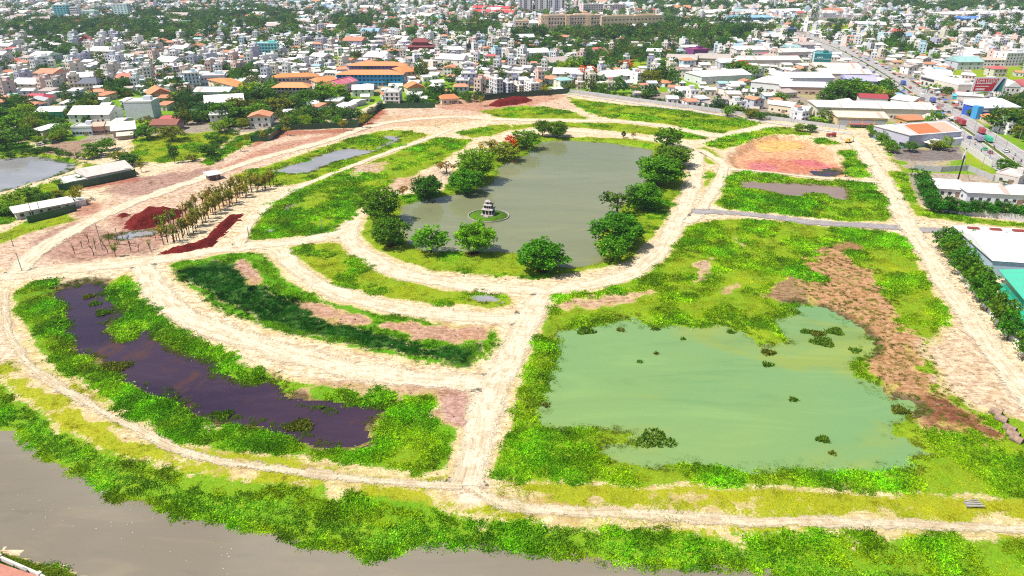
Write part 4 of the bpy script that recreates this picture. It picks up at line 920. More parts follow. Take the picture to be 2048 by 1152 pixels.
# ------------------------------------------------------------------ label helper: nearest landmark, then place in the row
LM = [(745,150,'the blue school'),(570,165,'the orange roofed school'),(690,172,'the pink roofed hall'),(410,155,'the pale blue building'),(428,192,'the long teal roofed hall'),(535,100,'the turquoise block'),(283,225,'the blank white gable house'),(1140,48,'the long peach building'),(1090,15,'the apartment towers'),(1845,275,'the lavender warehouse'),(1750,230,'the cream warehouse'),(1560,170,'the white factory roofs'),(1400,112,'the brown sheds'),(1640,115,'the teal glass shop'),(1965,180,'the red billboard'),(1990,215,'the blue shop'),(1915,100,'the near power pylon'),(1240,105,'the small park meadow'),(840,95,'the dark red temple'),(985,25,'the red roofed terraces'),(210,260,'the grey pond houses'),(62,200,'the pink villa'),(100,225,'the green hall'),(850,195,'the dark boundary hedge'),(1020,185,'the tall white townhouses'),(1300,200,'the concrete boundary road'),(175,170,'the slate roofed villa'),(1880,170,'the long white shop row'),(1420,155,'the row of concrete posts'),(1700,65,'the transformer yard'),(420,90,'the left town trees'),(980,110,'the central town'),(1960,60,'the far right factories'),(120,60,'the left wood'),(1560,95,'the shaded avenue'),(250,110,'the left old town')]
ORD = ['leftmost', 'second from left', 'third from left', 'fourth from left', 'fifth from left', 'sixth from left', 'seventh from left', 'eighth from left', 'ninth from left', 'tenth from left', 'eleventh from left', 'twelfth from left', 'thirteenth from left', 'fourteenth from left', 'fifteenth from left', 'sixteenth from left', 'seventeenth from left', 'eighteenth from left', 'nineteenth from left', 'twentieth from left']
_t = ['twenty', 'thirty', 'forty']; _o = ['first', 'second', 'third', 'fourth', 'fifth', 'sixth', 'seventh', 'eighth', 'ninth']
for a_ in _t: ORD += [a_ + ' ' + o_ + ' from left' for o_ in _o] + [{'twenty': 'thirtieth', 'thirty': 'fortieth', 'forty': 'fiftieth'}[a_] + ' from left']
PENDING = []
def where(px, py):
    b_ = min(LM, key=lambda l: (l[0] - px) ** 2 + ((l[1] - py) * 2.2) ** 2)
    dx, dy = px - b_[0], (py - b_[1]) * 2.2
    rel = ('right of ' if dx > 0 else 'left of ') if abs(dx) > abs(dy) else ('in front of ' if dy > 0 else 'behind ')
    return rel + b_[2]
def autolabel(o, desc, px, py): PENDING.append((o, desc + ' ' + where(px, py), px))
def flush_labels():
    by = {}
    for o, t, px in PENDING: by.setdefault(t, []).append((px, o))
    used = set()
    for t, l in by.items():
        l.sort(key=lambda a: a[0])
        for i, (px, o) in enumerate(l):
            o['label'] = t if len(l) == 1 else t + ', ' + (ORD[i] if i < len(ORD) else 'far right one')

# ------------------------------------------------------------------ nursery of transplanted trees: bare, propped and leafing poles
def pole_tree_meshes(seed, leafy):
    r = random.Random(seed); b = MB(); tips = []
    h = 1.0; b.tube([(0, 0, -.03), (r.uniform(-.02, .02), r.uniform(-.02, .02), .28), (r.uniform(-.04, .04), r.uniform(-.04, .04), .5)], [.030, .024, .020], 6)
    for k in range(r.randint(4, 6)):
        a = r.uniform(0, 6.28); l = r.uniform(.08, .22); z1 = r.uniform(.75, 1.0)
        mid = (math.cos(a) * l * .6, math.sin(a) * l * .6, .62); tip = (math.cos(a) * l, math.sin(a) * l, z1)
        b.tube([(0, 0, r.uniform(.36, .5)), mid, tip], [.017, .013, .008], 5); tips += [mid, tip]
    tm = b.mesh('pole_trunk', 'deadwood')
    cm = None
    if leafy:
        q = np.random.default_rng(seed); c = np.repeat(np.array(tips), int(10 * leafy), 0); n_ = len(c)
        p = c + q.normal(size=(n_, 3)) * np.array([.045, .045, .06]); d = q.normal(size=(n_, 3)); 
        cm = leaf_mesh('pole_leaves', p, d, .10 * (.6 + .8 * q.random(n_)), .065 * np.ones(n_), 'leaf', .1, seed)
    return tm, cm
PT = [pole_tree_meshes(s, lf) for s, lf in ((1, 0), (2, 0), (3, .6), (4, 1.5), (5, 2.5), (6, 3), (7, 2), (8, .5))]
def pole_tree(px, py, hpx, v, lab):
    x, y = G(px, py); h = hpx / hpm(py); tm, cm = PT[v]
    h *= .72; t = thing('nursery_tree', lab, 'tree', (x, y, gz(x, y)), random.uniform(0, 6), 'transplanted trees in the nursery plot')
    link('trunk', tm, t, (0, 0, 0), 0, (h, h, h))
    if cm: link('crown', cm, t, (0, 0, 0), 0, (h, h, h), (.34 + random.uniform(-.06, .10), .34 + random.uniform(-.06, .08), .05))
    return t
def nlabel(px, py, v, base): PENDING.append((pole_tree(px, py, base, v, None), ('bare cut back ' if v in (0, 1) else 'thin propped ' if v in (2, 7) else 'leafy pole like ') + NROW(px, py), px))
def NROW(px, py):
    if px < 260: return 'tree in the left bare nursery group' if py < 500 else 'tree nearest the road in the left nursery group'
    if px < 380: return 'tree around the bluish nursery puddle'
    if px < 450: return 'tree behind the long red soil bank'
    return 'tree in the far end of the nursery rows'
for (px, py, h, v) in [(150,508,32,0),(165,497,30,1),(178,486,34,0),(188,512,40,1),(192,500,34,0),(206,492,26,7),(216,508,34,1),(232,514,36,6),(219,487,36,0),(236,490,36,1),(262,503,34,0),(278,503,26,1),(258,488,30,0),(245,476,30,1),(300,500,28,2),(312,480,28,7),(322,474,30,6)]: nlabel(px, py, v, h)
rows = [[(330,492),(372,470),(400,440),(440,415),(480,395),(520,378),(565,362)], [(352,488),(392,462),(425,432),(465,408),(505,388),(548,370)], [(318,470),(352,452),(388,425),(428,402),(470,385),(512,372)]]
rr_ = random.Random(4)
for rw in rows:
    for k in range(len(rw) - 1):
        for t in np.linspace(0, 1, 6)[:-1]:
            px = rw[k][0] * (1 - t) + rw[k + 1][0] * t + rr_.uniform(-4, 4); py = rw[k][1] * (1 - t) + rw[k + 1][1] * t + rr_.uniform(-3, 3)
            nlabel(px, py, rr_.choice([2, 3, 4, 5, 6, 3, 4, 7] if px > 380 else [1, 2, 6, 7, 3]), rr_.uniform(36, 47) * (py + 70) / 500)

# ------------------------------------------------------------------ generic building from a surveyed front edge
OCC0x, OCC0y, OCCs = -2100.0, 150.0, 2.5
OCC = np.zeros((1100, 1680), bool)
def occ_rect(x, y, w_, d_, rz, mark=True, pad=0.0):
    n1 = max(2, int((w_ + pad) / 1.8) + 1); n2 = max(2, int((d_ + pad) / 1.8) + 1)
    U, Vv = np.meshgrid(np.linspace(-.5, .5, n1) * (w_ + pad), np.linspace(-.5, .5, n2) * (d_ + pad))
    X = x + U * math.cos(rz) - Vv * math.sin(rz); Y = y + U * math.sin(rz) + Vv * math.cos(rz)
    i = ((X - OCC0x) / OCCs).astype(int); j = ((Y - OCC0y) / OCCs).astype(int)
    if (i < 0).any() or (j < 0).any() or (i >= OCC.shape[1]).any() or (j >= OCC.shape[0]).any(): return True
    if mark: OCC[j, i] = True; return False
    return bool(OCC[j, i].any())
WHITE = (.74, .73, .70); CREAM = (.66, .58, .44); GREYW = (.52, .54, .58); ORANGE = (.62, .24, .09); TILE = (.50, .20, .09)
def wins(root, w_, d_, h, st, nf, ns=0, ww=1.3, wh=1.3, z0=1.0, col=None, ledge=False, back=0):
    sh = h / st
    for s in range(st):
        z = s * sh + min(z0, sh * .3)
        for k in range(nf):
            part(root, 'window', 'box', 'glass', ((k + .5 - nf / 2) * w_ / nf * .96, -d_ / 2 - .02, z), (ww, .12, min(wh, sh * .6)))
        for k in range(ns):
            for sx in (-1, 1):
                part(root, 'window', 'box', 'glass', (sx * (w_ / 2 + .02), (k + .5 - ns / 2) * d_ / ns * .96, z), (.12, ww, min(wh, sh * .6)))
        if ledge and s: part(root, 'floor_band', 'box', 'paint', (0, 0, s * sh - .15), (w_ + .5, d_ + .5, .3), col)
def building(name, lab, cat, p0, p1, depth, h, wc, rtype='gable', rc=WHITE, rh=2.0, ov=1.0, st=1, nf=0, ns=0, rmat='tin', ww=1.4, wh=1.3, ledge=False, group=None, ledgec=None, door=True):
    a, c = Vector(G(*p0)), Vector(G(*p1)); v = c - a; w_ = v.length; rz = math.atan2(v.y, v.x); nr = Vector((-v.y, v.x)).normalized()
    m = (a + c) / 2 + nr * depth / 2
    t = thing(name, lab, cat, (m.x, m.y, 0), rz, group)
    occ_rect(m.x, m.y, w_, depth, rz, True, 2)
    part(t, 'wall', 'box', 'paint', (0, 0, -.3), (w_, depth, h + .3), wc)
    if rtype == 'flat':
        part(t, 'roof', 'parapet', 'paint', (0, 0, h), (w_ + .3, depth + .3, max(.9, rh)), rc)
        part(t, 'roof_hut', 'box', 'paint', (w_ * .22, depth * .15, h + .25), (w_ * .28, depth * .3, 2.6), wc)
    else:
        rf = part(t, 'roof', rtype, rmat, (0, 0, h), (w_ + ov, depth + ov, rh), rc)
        if rtype == 'gable' and w_ > 26:
            part(rf, 'ridge_cap', 'box', 'tin', (0, 0, .97), (.99, .9 / (depth + ov), .3 / rh), tuple(v_ * .8 for v_ in rc))
            for k in range(int(w_ / 9)):
                part(rf, 'roof_sheet', 'slope', 'tin', ((-w_ / 2 + (k + .5) * w_ / int(w_ / 9) + random.uniform(-1.5, 1.5)) / (w_ + ov), 0, .05 / rh), (random.choice((1.0, 1.0, 2.6)) / (w_ + ov), 1, 1), random.choice(((.50, .52, .54), (.60, .62, .62), (.48, .38, .32))))
    if nf: wins(t, w_, depth, h, st, nf, ns, ww, wh, col=ledgec or wc, ledge=ledge)
    if door: part(t, 'door', 'box', 'gloss', (w_ * .18, -depth / 2 - .03, 0), (min(2.4, w_ * .2), .14, 2.3), (.25, .16, .12))
    t['w'] = w_; t['d'] = depth; t['h'] = h
    return t
# sheds on the left of the site
t = building('long_shed', 'long cream roofed shed behind the dark green wall by the grey pond', 'shed', (178,368), (266,350), 16, 3.6, (.72,.66,.60), 'gable', (.60,.55,.50), 2.6, 1.4, 1, 7, 2)
part(t, 'lean_to', 'box', 'tin', (-t['w'] / 2 - 4, -1, 0), (8, 12, 2.6), (.74, .72, .68)); part(t, 'gable_panel', 'box', 'paint', (t['w'] / 2 - 2, -8.1, 2.2), (3, .3, 1.8), WHITE)
t = building('long_shed', 'low white roofed shed with a green wall at the left edge', 'shed', (35,440), (148,418), 9, 3.2, (.55,.52,.48), 'gable', (.72,.70,.66), 1.6, 1.6, 1, 6, 1)
part(t, 'annex', 'box', 'tin', (t['w'] / 2 + 1.5, 1, 0), (8, 7, 2.6), WHITE)
for k in range(2): part(t, 'gate_post', 'post', 'concrete', (-t['w'] / 4 + k * 3, -6.4, 0), (.3, .3, 6.5))
def wall_run(name, lab, pts, h, mat, col, th=.25, cat='wall', posts=0, coping=True):
    P = [Vector(G(*p)) for p in pts]; c = P[0]; t = thing(name, lab, cat, (c.x, c.y, 0))
    for i in range(len(P) - 1):
        v = P[i + 1] - P[i]; m = (P[i] + P[i + 1]) / 2 - c; rz = math.atan2(v.y, v.x)
        part(t, 'panel', 'box', mat, (m.x, m.y, -.4), (v.length + th * (i % 2) * .9, th, h + .4 + .01 * (i % 2)), col, rz)
        k = int(v.length / posts) if posts else 0
        for j in range(k + 1):
            q = P[i] + v * (j / max(k, 1)) - c
            part(t, 'post', 'box', mat, (q.x, q.y, -.4), (th * 1.9, th * 1.9, h + .62), col, rz)
        d = max(1, int(v.length / 3))
        for j in range(d): q = P[i] + v * ((j + .5) / d); occ_rect(q.x, q.y, 3, 1.5, rz)
    return t
DG = (.012, .085, .04)
wall_run('site_fence', 'dark green sheet fence in front of the cream shed', [(120,383),(150,378),(200,369),(272,352)], 3.4, 'gloss', DG, .2, 'fence', 6)
wall_run('site_fence', 'dark green sheet fence along the white roofed shed', [(58,447),(100,436),(153,422)], 3.0, 'gloss', DG, .2, 'fence', 6)
wall_run('site_fence', 'zigzag dark green fence between red soil and the houses', [(503,283),(540,283),(566,262),(640,258),(716,255),(738,235),(762,217),(870,216)], 3.6, 'gloss', (.015, .07, .03), .25, 'fence', 8)
wall_run('site_fence', 'far dark green fence under the tall white townhouses', [(962,202),(1000,197),(1060,193),(1135,187)], 4.2, 'gloss', (.012, .06, .03), .25, 'fence', 8)
wall_run('boundary_wall', 'pale concrete wall along the boundary road by the houses', [(1140,184),(1300,206),(1430,223),(1540,239),(1650,254),(1690,259)], 2.4, 'paint', (.42, .42, .43), .3, 'wall', 9)
t = building('open_shelter', 'small grey roofed open shelter by the road left of the shallow pond', 'shelter', (420,362), (442,358), 5, 2.6, (.12, .08, .08), 'shed', (.55, .57, .60), .9, 1.6, 1, 0, 0)
# right-hand compounds
t = building('lavender_warehouse', 'lavender walled warehouse with rust orange roof patch beside the main road', 'warehouse', (1813,297), (1917,288), 27, 7.6, (.44, .44, .54), 'gable', (.70, .68, .68), 3.4, 1.2, 1, 0, 0, door=False)
W_, D_ = t['w'], t['d']
for k, (x0, x1, c) in enumerate(((-.30, .12, (.55, .19, .08)), (.12, .44, (.62, .36, .26)))):
    pass
b = MB(); b.V = [(-.32, -.47, .06), (.12, -.47, .06), (.12, -.05, .90), (-.32, -.05, .90)]; b.F = [[0, 1, 2, 3]]
b2 = MB(); b2.V = [(.13, -.47, .06), (.44, -.47, .06), (.44, -.05, .90), (.13, -.05, .90)]; b2.F = [[0, 1, 2, 3]]
for nm, bb, c in (('rusty_sheet', b, (.55, .17, .06)), ('faded_sheet', b2, (.60, .38, .28))):
    link(nm, bb.mesh(nm, 'tin'), t, (0, 0, 7.66), 0, (W_ + 1.2, D_ + 1.2, 3.4), c)
part(t, 'plinth_band', 'box', 'paint', (0, 0, -.3), (W_ + .16, D_ + .16, 1.5), (.16, .35, .45))
part(t, 'porch_roof', 'gabley', 'tin', (-1, -D_ / 2 - 3.6, 3.2), (15, 7, 1.5), WHITE)
for sx in (-1, 1): part(t, 'porch_post', 'post', 'paint', (-1 + sx * 6.8, -D_ / 2 - 6.6, 0), (.5, .5, 3.2), WHITE)
part(t, 'lean_to', 'box', 'tin', (W_ / 2 - 5, -D_ / 2 - 1.6, 0), (9, 3, 4.2), (.62, .62, .70))
for k in range(5): part(t, 'side_opening', 'box', 'glass', (-W_ / 2 - .1, -D_ / 2 + 4 + k * 6, .6), (.12, 3.4, 2.0))
t = building('cream_warehouse', 'big cream warehouse with pale roof and grey shutters', 'warehouse', (1672,253), (1772,256), 22, 6.2, (.62, .50, .30), 'gable', (.70, .62, .45), 2.0, 1.5, 1, 0, 0, door=False)
for k in range(4): part(t, 'shutter', 'box', 'gloss', (-t['w'] * .36 + k * t['w'] * .24, -11.05, .3), (t['w'] * .2, .14, 4.6), (.36, .36, .40))
part(t, 'canopy', 'box', 'tin', (0, -12.5, 2.2), (t['w'] * .5, 3, .2), (.45, .12, .10))
building('white_warehouse', 'very wide white roofed warehouse behind the cream one', 'warehouse', (1632,234), (1866,240), 26, 7.0, (.66, .62, .52), 'gable', (.78, .76, .70), 2.2, 2, 1, 10, 2)
building('maroon_roof_shed', 'maroon sheet roofed shed behind the wide white warehouse', 'shed', (1716,213), (1772,216), 14, 6.5, WHITE, 'gable', (.33, .05, .06), 2.2, 1, 1, 5, 1)
building('white_warehouse', 'white roofed store right of the maroon roofed shed', 'warehouse', (1778,214), (1820,220), 22, 6.0, WHITE, 'gable', (.78, .77, .74), 2, 1, 1, 4, 1)
building('orange_roof_shed', 'rust orange roofed shed beside the cream warehouse', 'shed', (1812,254), (1850,252), 10, 4, (.50, .30, .14), 'shed', (.55, .22, .10), 1.6, 1, 1, 3, 1)
building('hip_shed', 'small beige hip roofed shed by the main road', 'shed', (1846,250), (1872,252), 12, 4, CREAM, 'hip', (.66, .60, .52), 2.6, 1, 1, 2, 1)
building('small_house', 'two step beige roofed house at the left of the warehouses', 'house', (1580,232), (1612,236), 12, 5, CREAM, 'gable', (.70, .66, .58), 2, 1, 1, 3, 1)
building('small_house', 'wide beige roofed house left of the cream warehouse', 'house', (1536,222), (1580,228), 16, 5, CREAM, 'gable', (.68, .64, .58), 2, 1, 1, 3, 1)
# white compound with hedge above the pale road
t = building('white_compound_hall', 'long white roofed hall behind the dark hedge at the right edge', 'hall', (1930,404), (2090,412), 16, 4.6, (.62, .66, .72), 'gable', (.80, .79, .77), 2.0, 1.4, 1, 9, 2)
building('white_compound_house', 'white hip roofed house at the hedge corner on the right', 'house', (1874,392), (1936,396), 16, 3.8, WHITE, 'hip', (.80, .79, .76), 2.2, 1.6, 1, 4, 2)
building('flat_hut', 'flat grey concrete hut beside the main road hedge', 'hut', (1988,362), (2034,372), 12, 4, (.5, .48, .46), 'flat', (.62, .56, .52), .8, .4, 1, 2, 1)
building('orange_lean_to', 'little orange roofed shed inside the white compound', 'shed', (1936,388), (1956,389), 6, 3.0, CREAM, 'shed', (.60, .26, .12), .8, .8, 1, 1, 0)
wall_run('compound_wall', 'pale panelled wall below the dark hedge at the right', [(1858,418),(1900,425),(1960,433),(2110,449)], 2.6, 'paint', (.55, .54, .55), .3, 'wall', 4.5)
wall_run('compound_wall', 'grey wall between the parking yard and the white compound', [(1828,340),(1880,344),(1935,341),(1985,362)], 2.8, 'paint', (.38, .38, .40), .3, 'wall', 6)
wall_run('road_barrier', 'pale paling barrier between verge and main road', [(1922,293),(1950,313),(1982,334)], 3.0, 'paint', (.58, .57, .55), .3, 'barrier', 3.0)
# teal yard factory
t = building('white_factory', 'white roofed factory with red skylights behind the factory trees', 'factory', (1975,556), (2120,566), 34, 6.5, (.40, .52, .62), 'gable', (.82, .82, .82), 2.6, 1.2, 1, 0, 0, door=False)
for k in range(3): part(t, 'skylight', 'box', 'tin', (-t['w'] / 2 + 4.5 + k * 7.5, 11.5, 7.35), (3.6, 1.8, .7), (.25, .045, .035))
fx0 = [G(1992, 566), (G(2130, 580)), G(2130, 700), G(2046, 690)]
b = MB(); b.poly([(p[0], p[1], .07) for p in fx0]); MAT['teal_floor'] = m_plain('teal_floor', (.028, .40, .25), .5, .3, .3, .25)
tag(link('factory_yard', b.mesh('factory_yard', 'teal_floor')), 'bright teal painted factory yard at the right edge', None, None, 'structure')
a_ = G(2006, 572); c_ = G(2062, 640)
ft = thing('yard_canopy', 'teal glazed canopy slanting over the factory yard', 'canopy', (a_[0], a_[1], 0))
vx = Vector((c_[0] - a_[0], c_[1] - a_[1])); rz = math.atan2(vx.y, vx.x)
part(ft, 'roof', 'shed', 'tin', (vx.x / 2 + 4, vx.y / 2 + 2.5, 4.0), (vx.length, 9, 1.6), (.07, .46, .31), rz)
part(ft, 'glazing', 'box', 'gloss', (vx.x / 2, vx.y / 2, .1), (vx.length, .15, 4.2), (.03, .33, .26), rz)
for k in range(5): part(ft, 'post', 'post', 'steel', (vx.x * k / 4, vx.y * k / 4, 0), (.3, .3, 4.6))
wall_run('factory_wall', 'white wall with dark railing below the factory trees', [(1895,505),(1925,560),(1965,610),(2000,655),(2030,690),(2075,740)], 1.7, 'paint', (.66, .65, .63), .3, 'wall', 3.5)
ftrees = [(1886,500,46,458),(1897,516,44,472),(1908,532,46,486),(1920,550,48,500),(1932,568,50,516),(1945,586,50,534),(1958,604,50,550),(1972,622,46,572),(1995,655,52,598),(2014,680,50,628),(2050,722,50,668)]
for i, (px, py, wp, ty) in enumerate(ftrees):
    x, y = G(px, py); o = tree('factory_tree', x, y, wp * mpp(py), (py - ty) / hpm(py), 'round', i, (.032 + .01 * (i % 3), .115 + .02 * (i % 2), .012), None, 'tree', 'row of trees along the factory wall')
    PENDING.append((o, 'dense green tree in the row along the factory wall', px))
for i in range(9):
    px = 1918 + i * 19; py = 500 + i * 1.2; x, y = G(px, py)
    o = tree('factory_tree', x, y, 30 * mpp(py), 38 / hpm(py), 'tall', i, (.03, .11 + .02 * (i % 3), .012), None, 'tree', 'row of trees behind the factory roof')
    PENDING.append((o, 'bushy tree in the row behind the white factory roof', px))
for i in range(19):
    if i < 7: px, py = 1840 + i * 3.5, 372 + i * 7.5
    else: px, py = 1862 + (i - 7) * 17, 424 + (i - 7) * 1.3
    x, y = G(px, py); o = tree('hedge_tree', x, y, 30 * mpp(py), 26 / hpm(py) * (1 + .2 * (i % 3 == 0)), 'round' if i % 2 else 'tall', i, (.022, .085 + .02 * (i % 3), .012), None, 'tree', 'dark hedge trees around the white compound')
    PENDING.append((o, 'dark clipped tree in the hedge around the white compound', px))
for i, (px, py) in enumerate([(1762,290),(1770,283),(1752,277),(1745,270),(1775,300),(1783,306)]):
    x, y = G(px, py); o = tree('verge_tree', x, y, 26 * mpp(py), 20 / hpm(py), 'round', i, (.06, .15, .012), None, 'tree', 'trees left of the lavender warehouse')
    PENDING.append((o, 'green tree on the verge left of the lavender warehouse', px))
# palms
def palm(px, py, hpx, lab):
    x, y = G(px, py); h = hpx / hpm(py)
    t = thing('palm_tree', lab, 'palm', (x, y, gz(x, y)))
    b = MB(); b.tube([(0, 0, -.2), (.15, 0, h * .5), (.3, .1, h)], [.22, .17, .15], 6); link('trunk', b.mesh('palm_trunk', 'bark'), t)
    r = random.Random(int(px)); base = []; d = []; L = []
    for k in range(16):
        a = k * .393 + r.uniform(-.15, .15); e = r.uniform(-.2, .75)
        for j in range(7):
            q = j / 7 * 3.0
            pz = q * e - .12 * q * q
            for sgn in (-1, 1):
                base.append((.3 + math.cos(a) * q, .1 + math.sin(a) * q, h + pz)); d.append((math.cos(a + sgn * .9), math.sin(a + sgn * .9), -.35)); L.append(.95 - .08 * j)
    n_ = len(base); link('crown', leaf_mesh('palm_crown', np.array(base), np.array(d), np.array(L), np.full(n_, .2), 'leaf', .05, int(px)), t, (0, 0, 0), 0, None, (.04, .12, .015))
for a in [(1998,398,34,'tall palm in the white compound at the right'),(1822,352,14,'little palm by the grey compound wall'),(95,262,24,'palm among the trees by the grey pond houses'),(108,265,20,'shorter palm right of the grey pond palm'),(160,366,12,'small dark palm at the end of the cream shed'),(1690,352,8,'tiny palm by the pit track')]: palm(*a)
# concrete pipes, planks, posts
def pipe(px, py, l, rz, lab):
    x, y = G(px, py); b = MB(); n = 14
    for (xx, r) in ((-l / 2, .9), (l / 2, .9), (l / 2, .74), (-l / 2, .74)):
        for k in range(n): b.V.append((xx, math.cos(k * 6.2832 / n) * r, math.sin(k * 6.2832 / n) * r))
    for q in range(4):
        for k in range(n): b.F.append([q * n + k, q * n + (k + 1) % n, ((q + 1) % 4) * n + (k + 1) % n, ((q + 1) % 4) * n + k])
    tag(link('concrete_pipe', b.mesh('concrete_pipe', 'clod', False), None, (x, y, gz(x, y) + .55), rz), lab, 'pipe', 'drain pipes by the mud slope')
for i, (px, py, l, rz, lb) in enumerate([(1990,829,2.4,-.9,'upper concrete drain pipe on the mud slope'),(2001,842,2.4,-.9,'second concrete drain pipe below the upper one'),(2018,862,2.4,-1.0,'third concrete drain pipe in the line'),(2025,872,2.4,-1.0,'fourth concrete drain pipe in the line'),(2032,882,2.4,-1.0,'lowest concrete drain pipe at the right edge')]): pipe(px, py, l, rz, lb)
x, y = G(1945, 1012); t = thing('plank_pile', 'weathered plank bridge pieces in the grass at the lower right', 'planks', (x, y, gz(x, y)))
for k in range(4): part(t, 'plank', 'box', 'concrete', (0, k * .5 - .7, .5 + .05 * (k % 2)), (3.6 - k * .3, .3, .12), rz=.04 * k)
for s_ in (-1, 1): part(t, 'trestle', 'box', 'concrete', (s_ * 1.2, 0, 0), (.25, 1.5, .48))
def pole(px, py, hpx, lab, arm=True, mat='concrete', name='utility_pole'):
    x, y = G(px, py); h = hpx / hpm(py); t = thing(name, lab, 'pole', (x, y, gz(x, y)), random.uniform(-.4, .4), None)
    part(t, 'shaft', 'post', mat, (0, 0, -.3), (.32, .32, h + .3))
    if arm: part(t, 'crossarm', 'box', mat, (0, 0, h * .93), (1.6, .14, .16))
for (px, py, h, lb, a) in [(498,475,22,'pale marker pole at the left tip of the grass plot',0),(644,462,24,'pale marker pole at the right of the grass plot',0),(44,542,36,'thin dark pole at the left road corner',0),(27,492,18,'short pole left of the churned ground',0),(205,500,52,'tall bare pole left in the nursery group',0),(239,490,34,'leaning bare pole by the nursery puddle',0),(348,475,46,'bare pole beside the big red heap',0),(303,505,26,'pale stake near the long red bank',0),(1677,262,22,'white lamp post left of the cream warehouse',1),(1582,246,20,'grey pole on the boundary road',1),(1256,262,8,'short dark stake on the far lakeshore',0)]: pole(px, py, h, lb, a)
# tall lattice-less monopole at the yard
x, y = G(1912, 372); t = thing('antenna_mast', 'tall dark antenna mast beside the white compound', 'mast', (x, y, 0)); hm = 74 / hpm(372)
part(t, 'shaft', 'post', 'rubber', (0, 0, 0), (.7, .7, hm))
for k in range(3): part(t, 'antenna', 'box', 'paint', (.5 * math.cos(k * 2.1), .5 * math.sin(k * 2.1), hm * (.62 + .1 * k)), (.5, .5, 2.6), (.6, .6, .62))
for k in range(3): 
    b = MB(); b.tube([(0, 0, hm * .75), (math.cos(k * 2.1) * 7, math.sin(k * 2.1) * 7, 0)], .05, 4); link('guy_wire', b.mesh('guy_wire', 'rubber'), t)
# pink river terrace at the lower left corner
b = MB(); pl = [(-250, 1110), (0, 1127), (60, 1147), (95, 1160), (120, 1300), (-250, 1300)]
b.poly([(*G(*p), .06) for p in reversed(pl)]); tag(link('terrace_paving', b.mesh('terrace_paving', 'pink_paving')), 'pink paved river terrace in the lower left corner', None, None, 'structure')
wall_run('terrace_kerb', 'white kerb wall edging the pink terrace', [(-120,1092),(0,1116),(80,1151),(120,1175)], .5, 'paint', (.66, .62, .56), .35, 'kerb', 0)
for i, (px, py, w_, lb) in enumerate([(31,1131,19,'clipped ball shrub on the pink terrace'),(92,1156,18,'clipped ball shrub at the bottom edge of the terrace')]):
    x, y = G(px, py); o = tree('ball_shrub', x, y, w_ * mpp(py), 1.9, 'round', i, (.03, .10, .012), lb, 'shrub', 'ball shrubs on the terrace')
x, y = G(51, 1142); t = thing('terrace_bench', 'small white bench on the pink terrace', 'bench', (x, y, .06), -.4)
part(t, 'seat', 'box', 'concrete', (0, 0, .38), (1.3, .45, .1)); 
for s_ in (-1, 1): part(t, 'leg', 'box', 'concrete', (s_ * .5, 0, 0), (.16, .4, .38))
hp = []; r = np.random.default_rng(3)
for k in range(900):
    u = r.random(); px = -110 + u * 260; py = 1073 + u * 78 + r.normal() * 5; x, y = G(px, py); hp.append((x, y, max(gz(x, y), -2.4)))
hp = np.array(hp); s_ = .6 + .5 * r.random(len(hp)); scatter('terrace_hedge', 'shrub', hp, np.column_stack([s_ * 1.3, s_ * 1.3, s_ * 1.2]), np.array((.30, .40, .02)) * (1 + (r.random((len(hp), 1)) - .5) * .5), 'olive green hedge between terrace and river', 'hedge')
# litter on the river
r = random.Random(9); V = MB()
for k in range(46):
    t_ = r.random(); px = r.uniform(10, 480) if k < 45 else 60 + t_ * 330; py = 960 + px * .22 + r.uniform(0, 90)
    x, y = G(px, py, -2.5); V.box((x, y, -2.46), (r.uniform(.1, .28), r.uniform(.1, .22), .06), r.uniform(0, 3))
tag(link('floating_litter', V.mesh('floating_litter', 'litter')), 'specks of pale litter drifting on the river', 'litter', None, 'stuff')
# rubble stones on the cleared land
r = np.random.default_rng(12); st_ = MB(); cnt = 0
while cnt < 420:
    px, py = r.uniform(0, 2048), r.uniform(300, 1000); x, y = G(px, py)
    if samp(veg, x, y)[0] < -.3 and samp(wsd, x, y)[0] < -1.5 and samp(road, x, y)[0] < .5:
        s_ = r.uniform(.2, .5); st_.box((x, y, gz(x, y) + s_ * .2), (s_, s_ * r.uniform(.6, 1), s_ * .7), r.uniform(0, 3)); cnt += 1
tag(link('rubble', st_.mesh('rubble', 'clod')), 'loose stones and clods on the cleared ground', 'rubble', None, 'stuff')
# ------------------------------------------------------------------ landmark buildings of the town
BLUE = (.04, .33, .62); SALM = (.62, .27, .12)
t = building('blue_school', 'long bright blue school block with orange tiled roof', 'school', (676,172), (806,172), 11, 9.6, BLUE, 'hip', SALM, 3.4, 2.4, 3, 16, 2, 'tile', 1.5, 1.5, True, None, (.10, .45, .72))
for k in range(9): part(t, 'pilaster', 'box', 'paint', (-t['w'] / 2 + (k + .0) * t['w'] / 8, -t['d'] / 2 - .1, 0), (.5, .35, 9.5), (.05, .38, .68))
building('school_rear_block', 'purple grey rear school block under a long orange roof', 'school', (700,152), (812,152), 11, 9.4, (.22, .16, .32), 'hip', SALM, 3.2, 2.4, 3, 14, 0, 'tile', 1.4, 1.3)
building('school_wing', 'orange roofed cross wing at the right of the blue school', 'school', (806,160), (832,158), 26, 7.0, (.60, .42, .30), 'hip', (.62, .23, .09), 3.6, 2, 2, 3, 4, 'tile')
building('school_wing', 'cream left wing of the orange roofed school, running back', 'school', (476,190), (500,187), 56, 6.6, CREAM, 'hip', ORANGE, 3.0, 2.2, 2, 3, 6, 'tile')
building('school_block', 'cream middle block with gallery of the orange roofed school', 'school', (548,175), (638,172), 11, 8.2, (.62, .50, .42), 'hip', ORANGE, 2.6, 2.2, 2, 11, 1, 'tile', 2.2, 1.6, True, None, (.60, .32, .30))
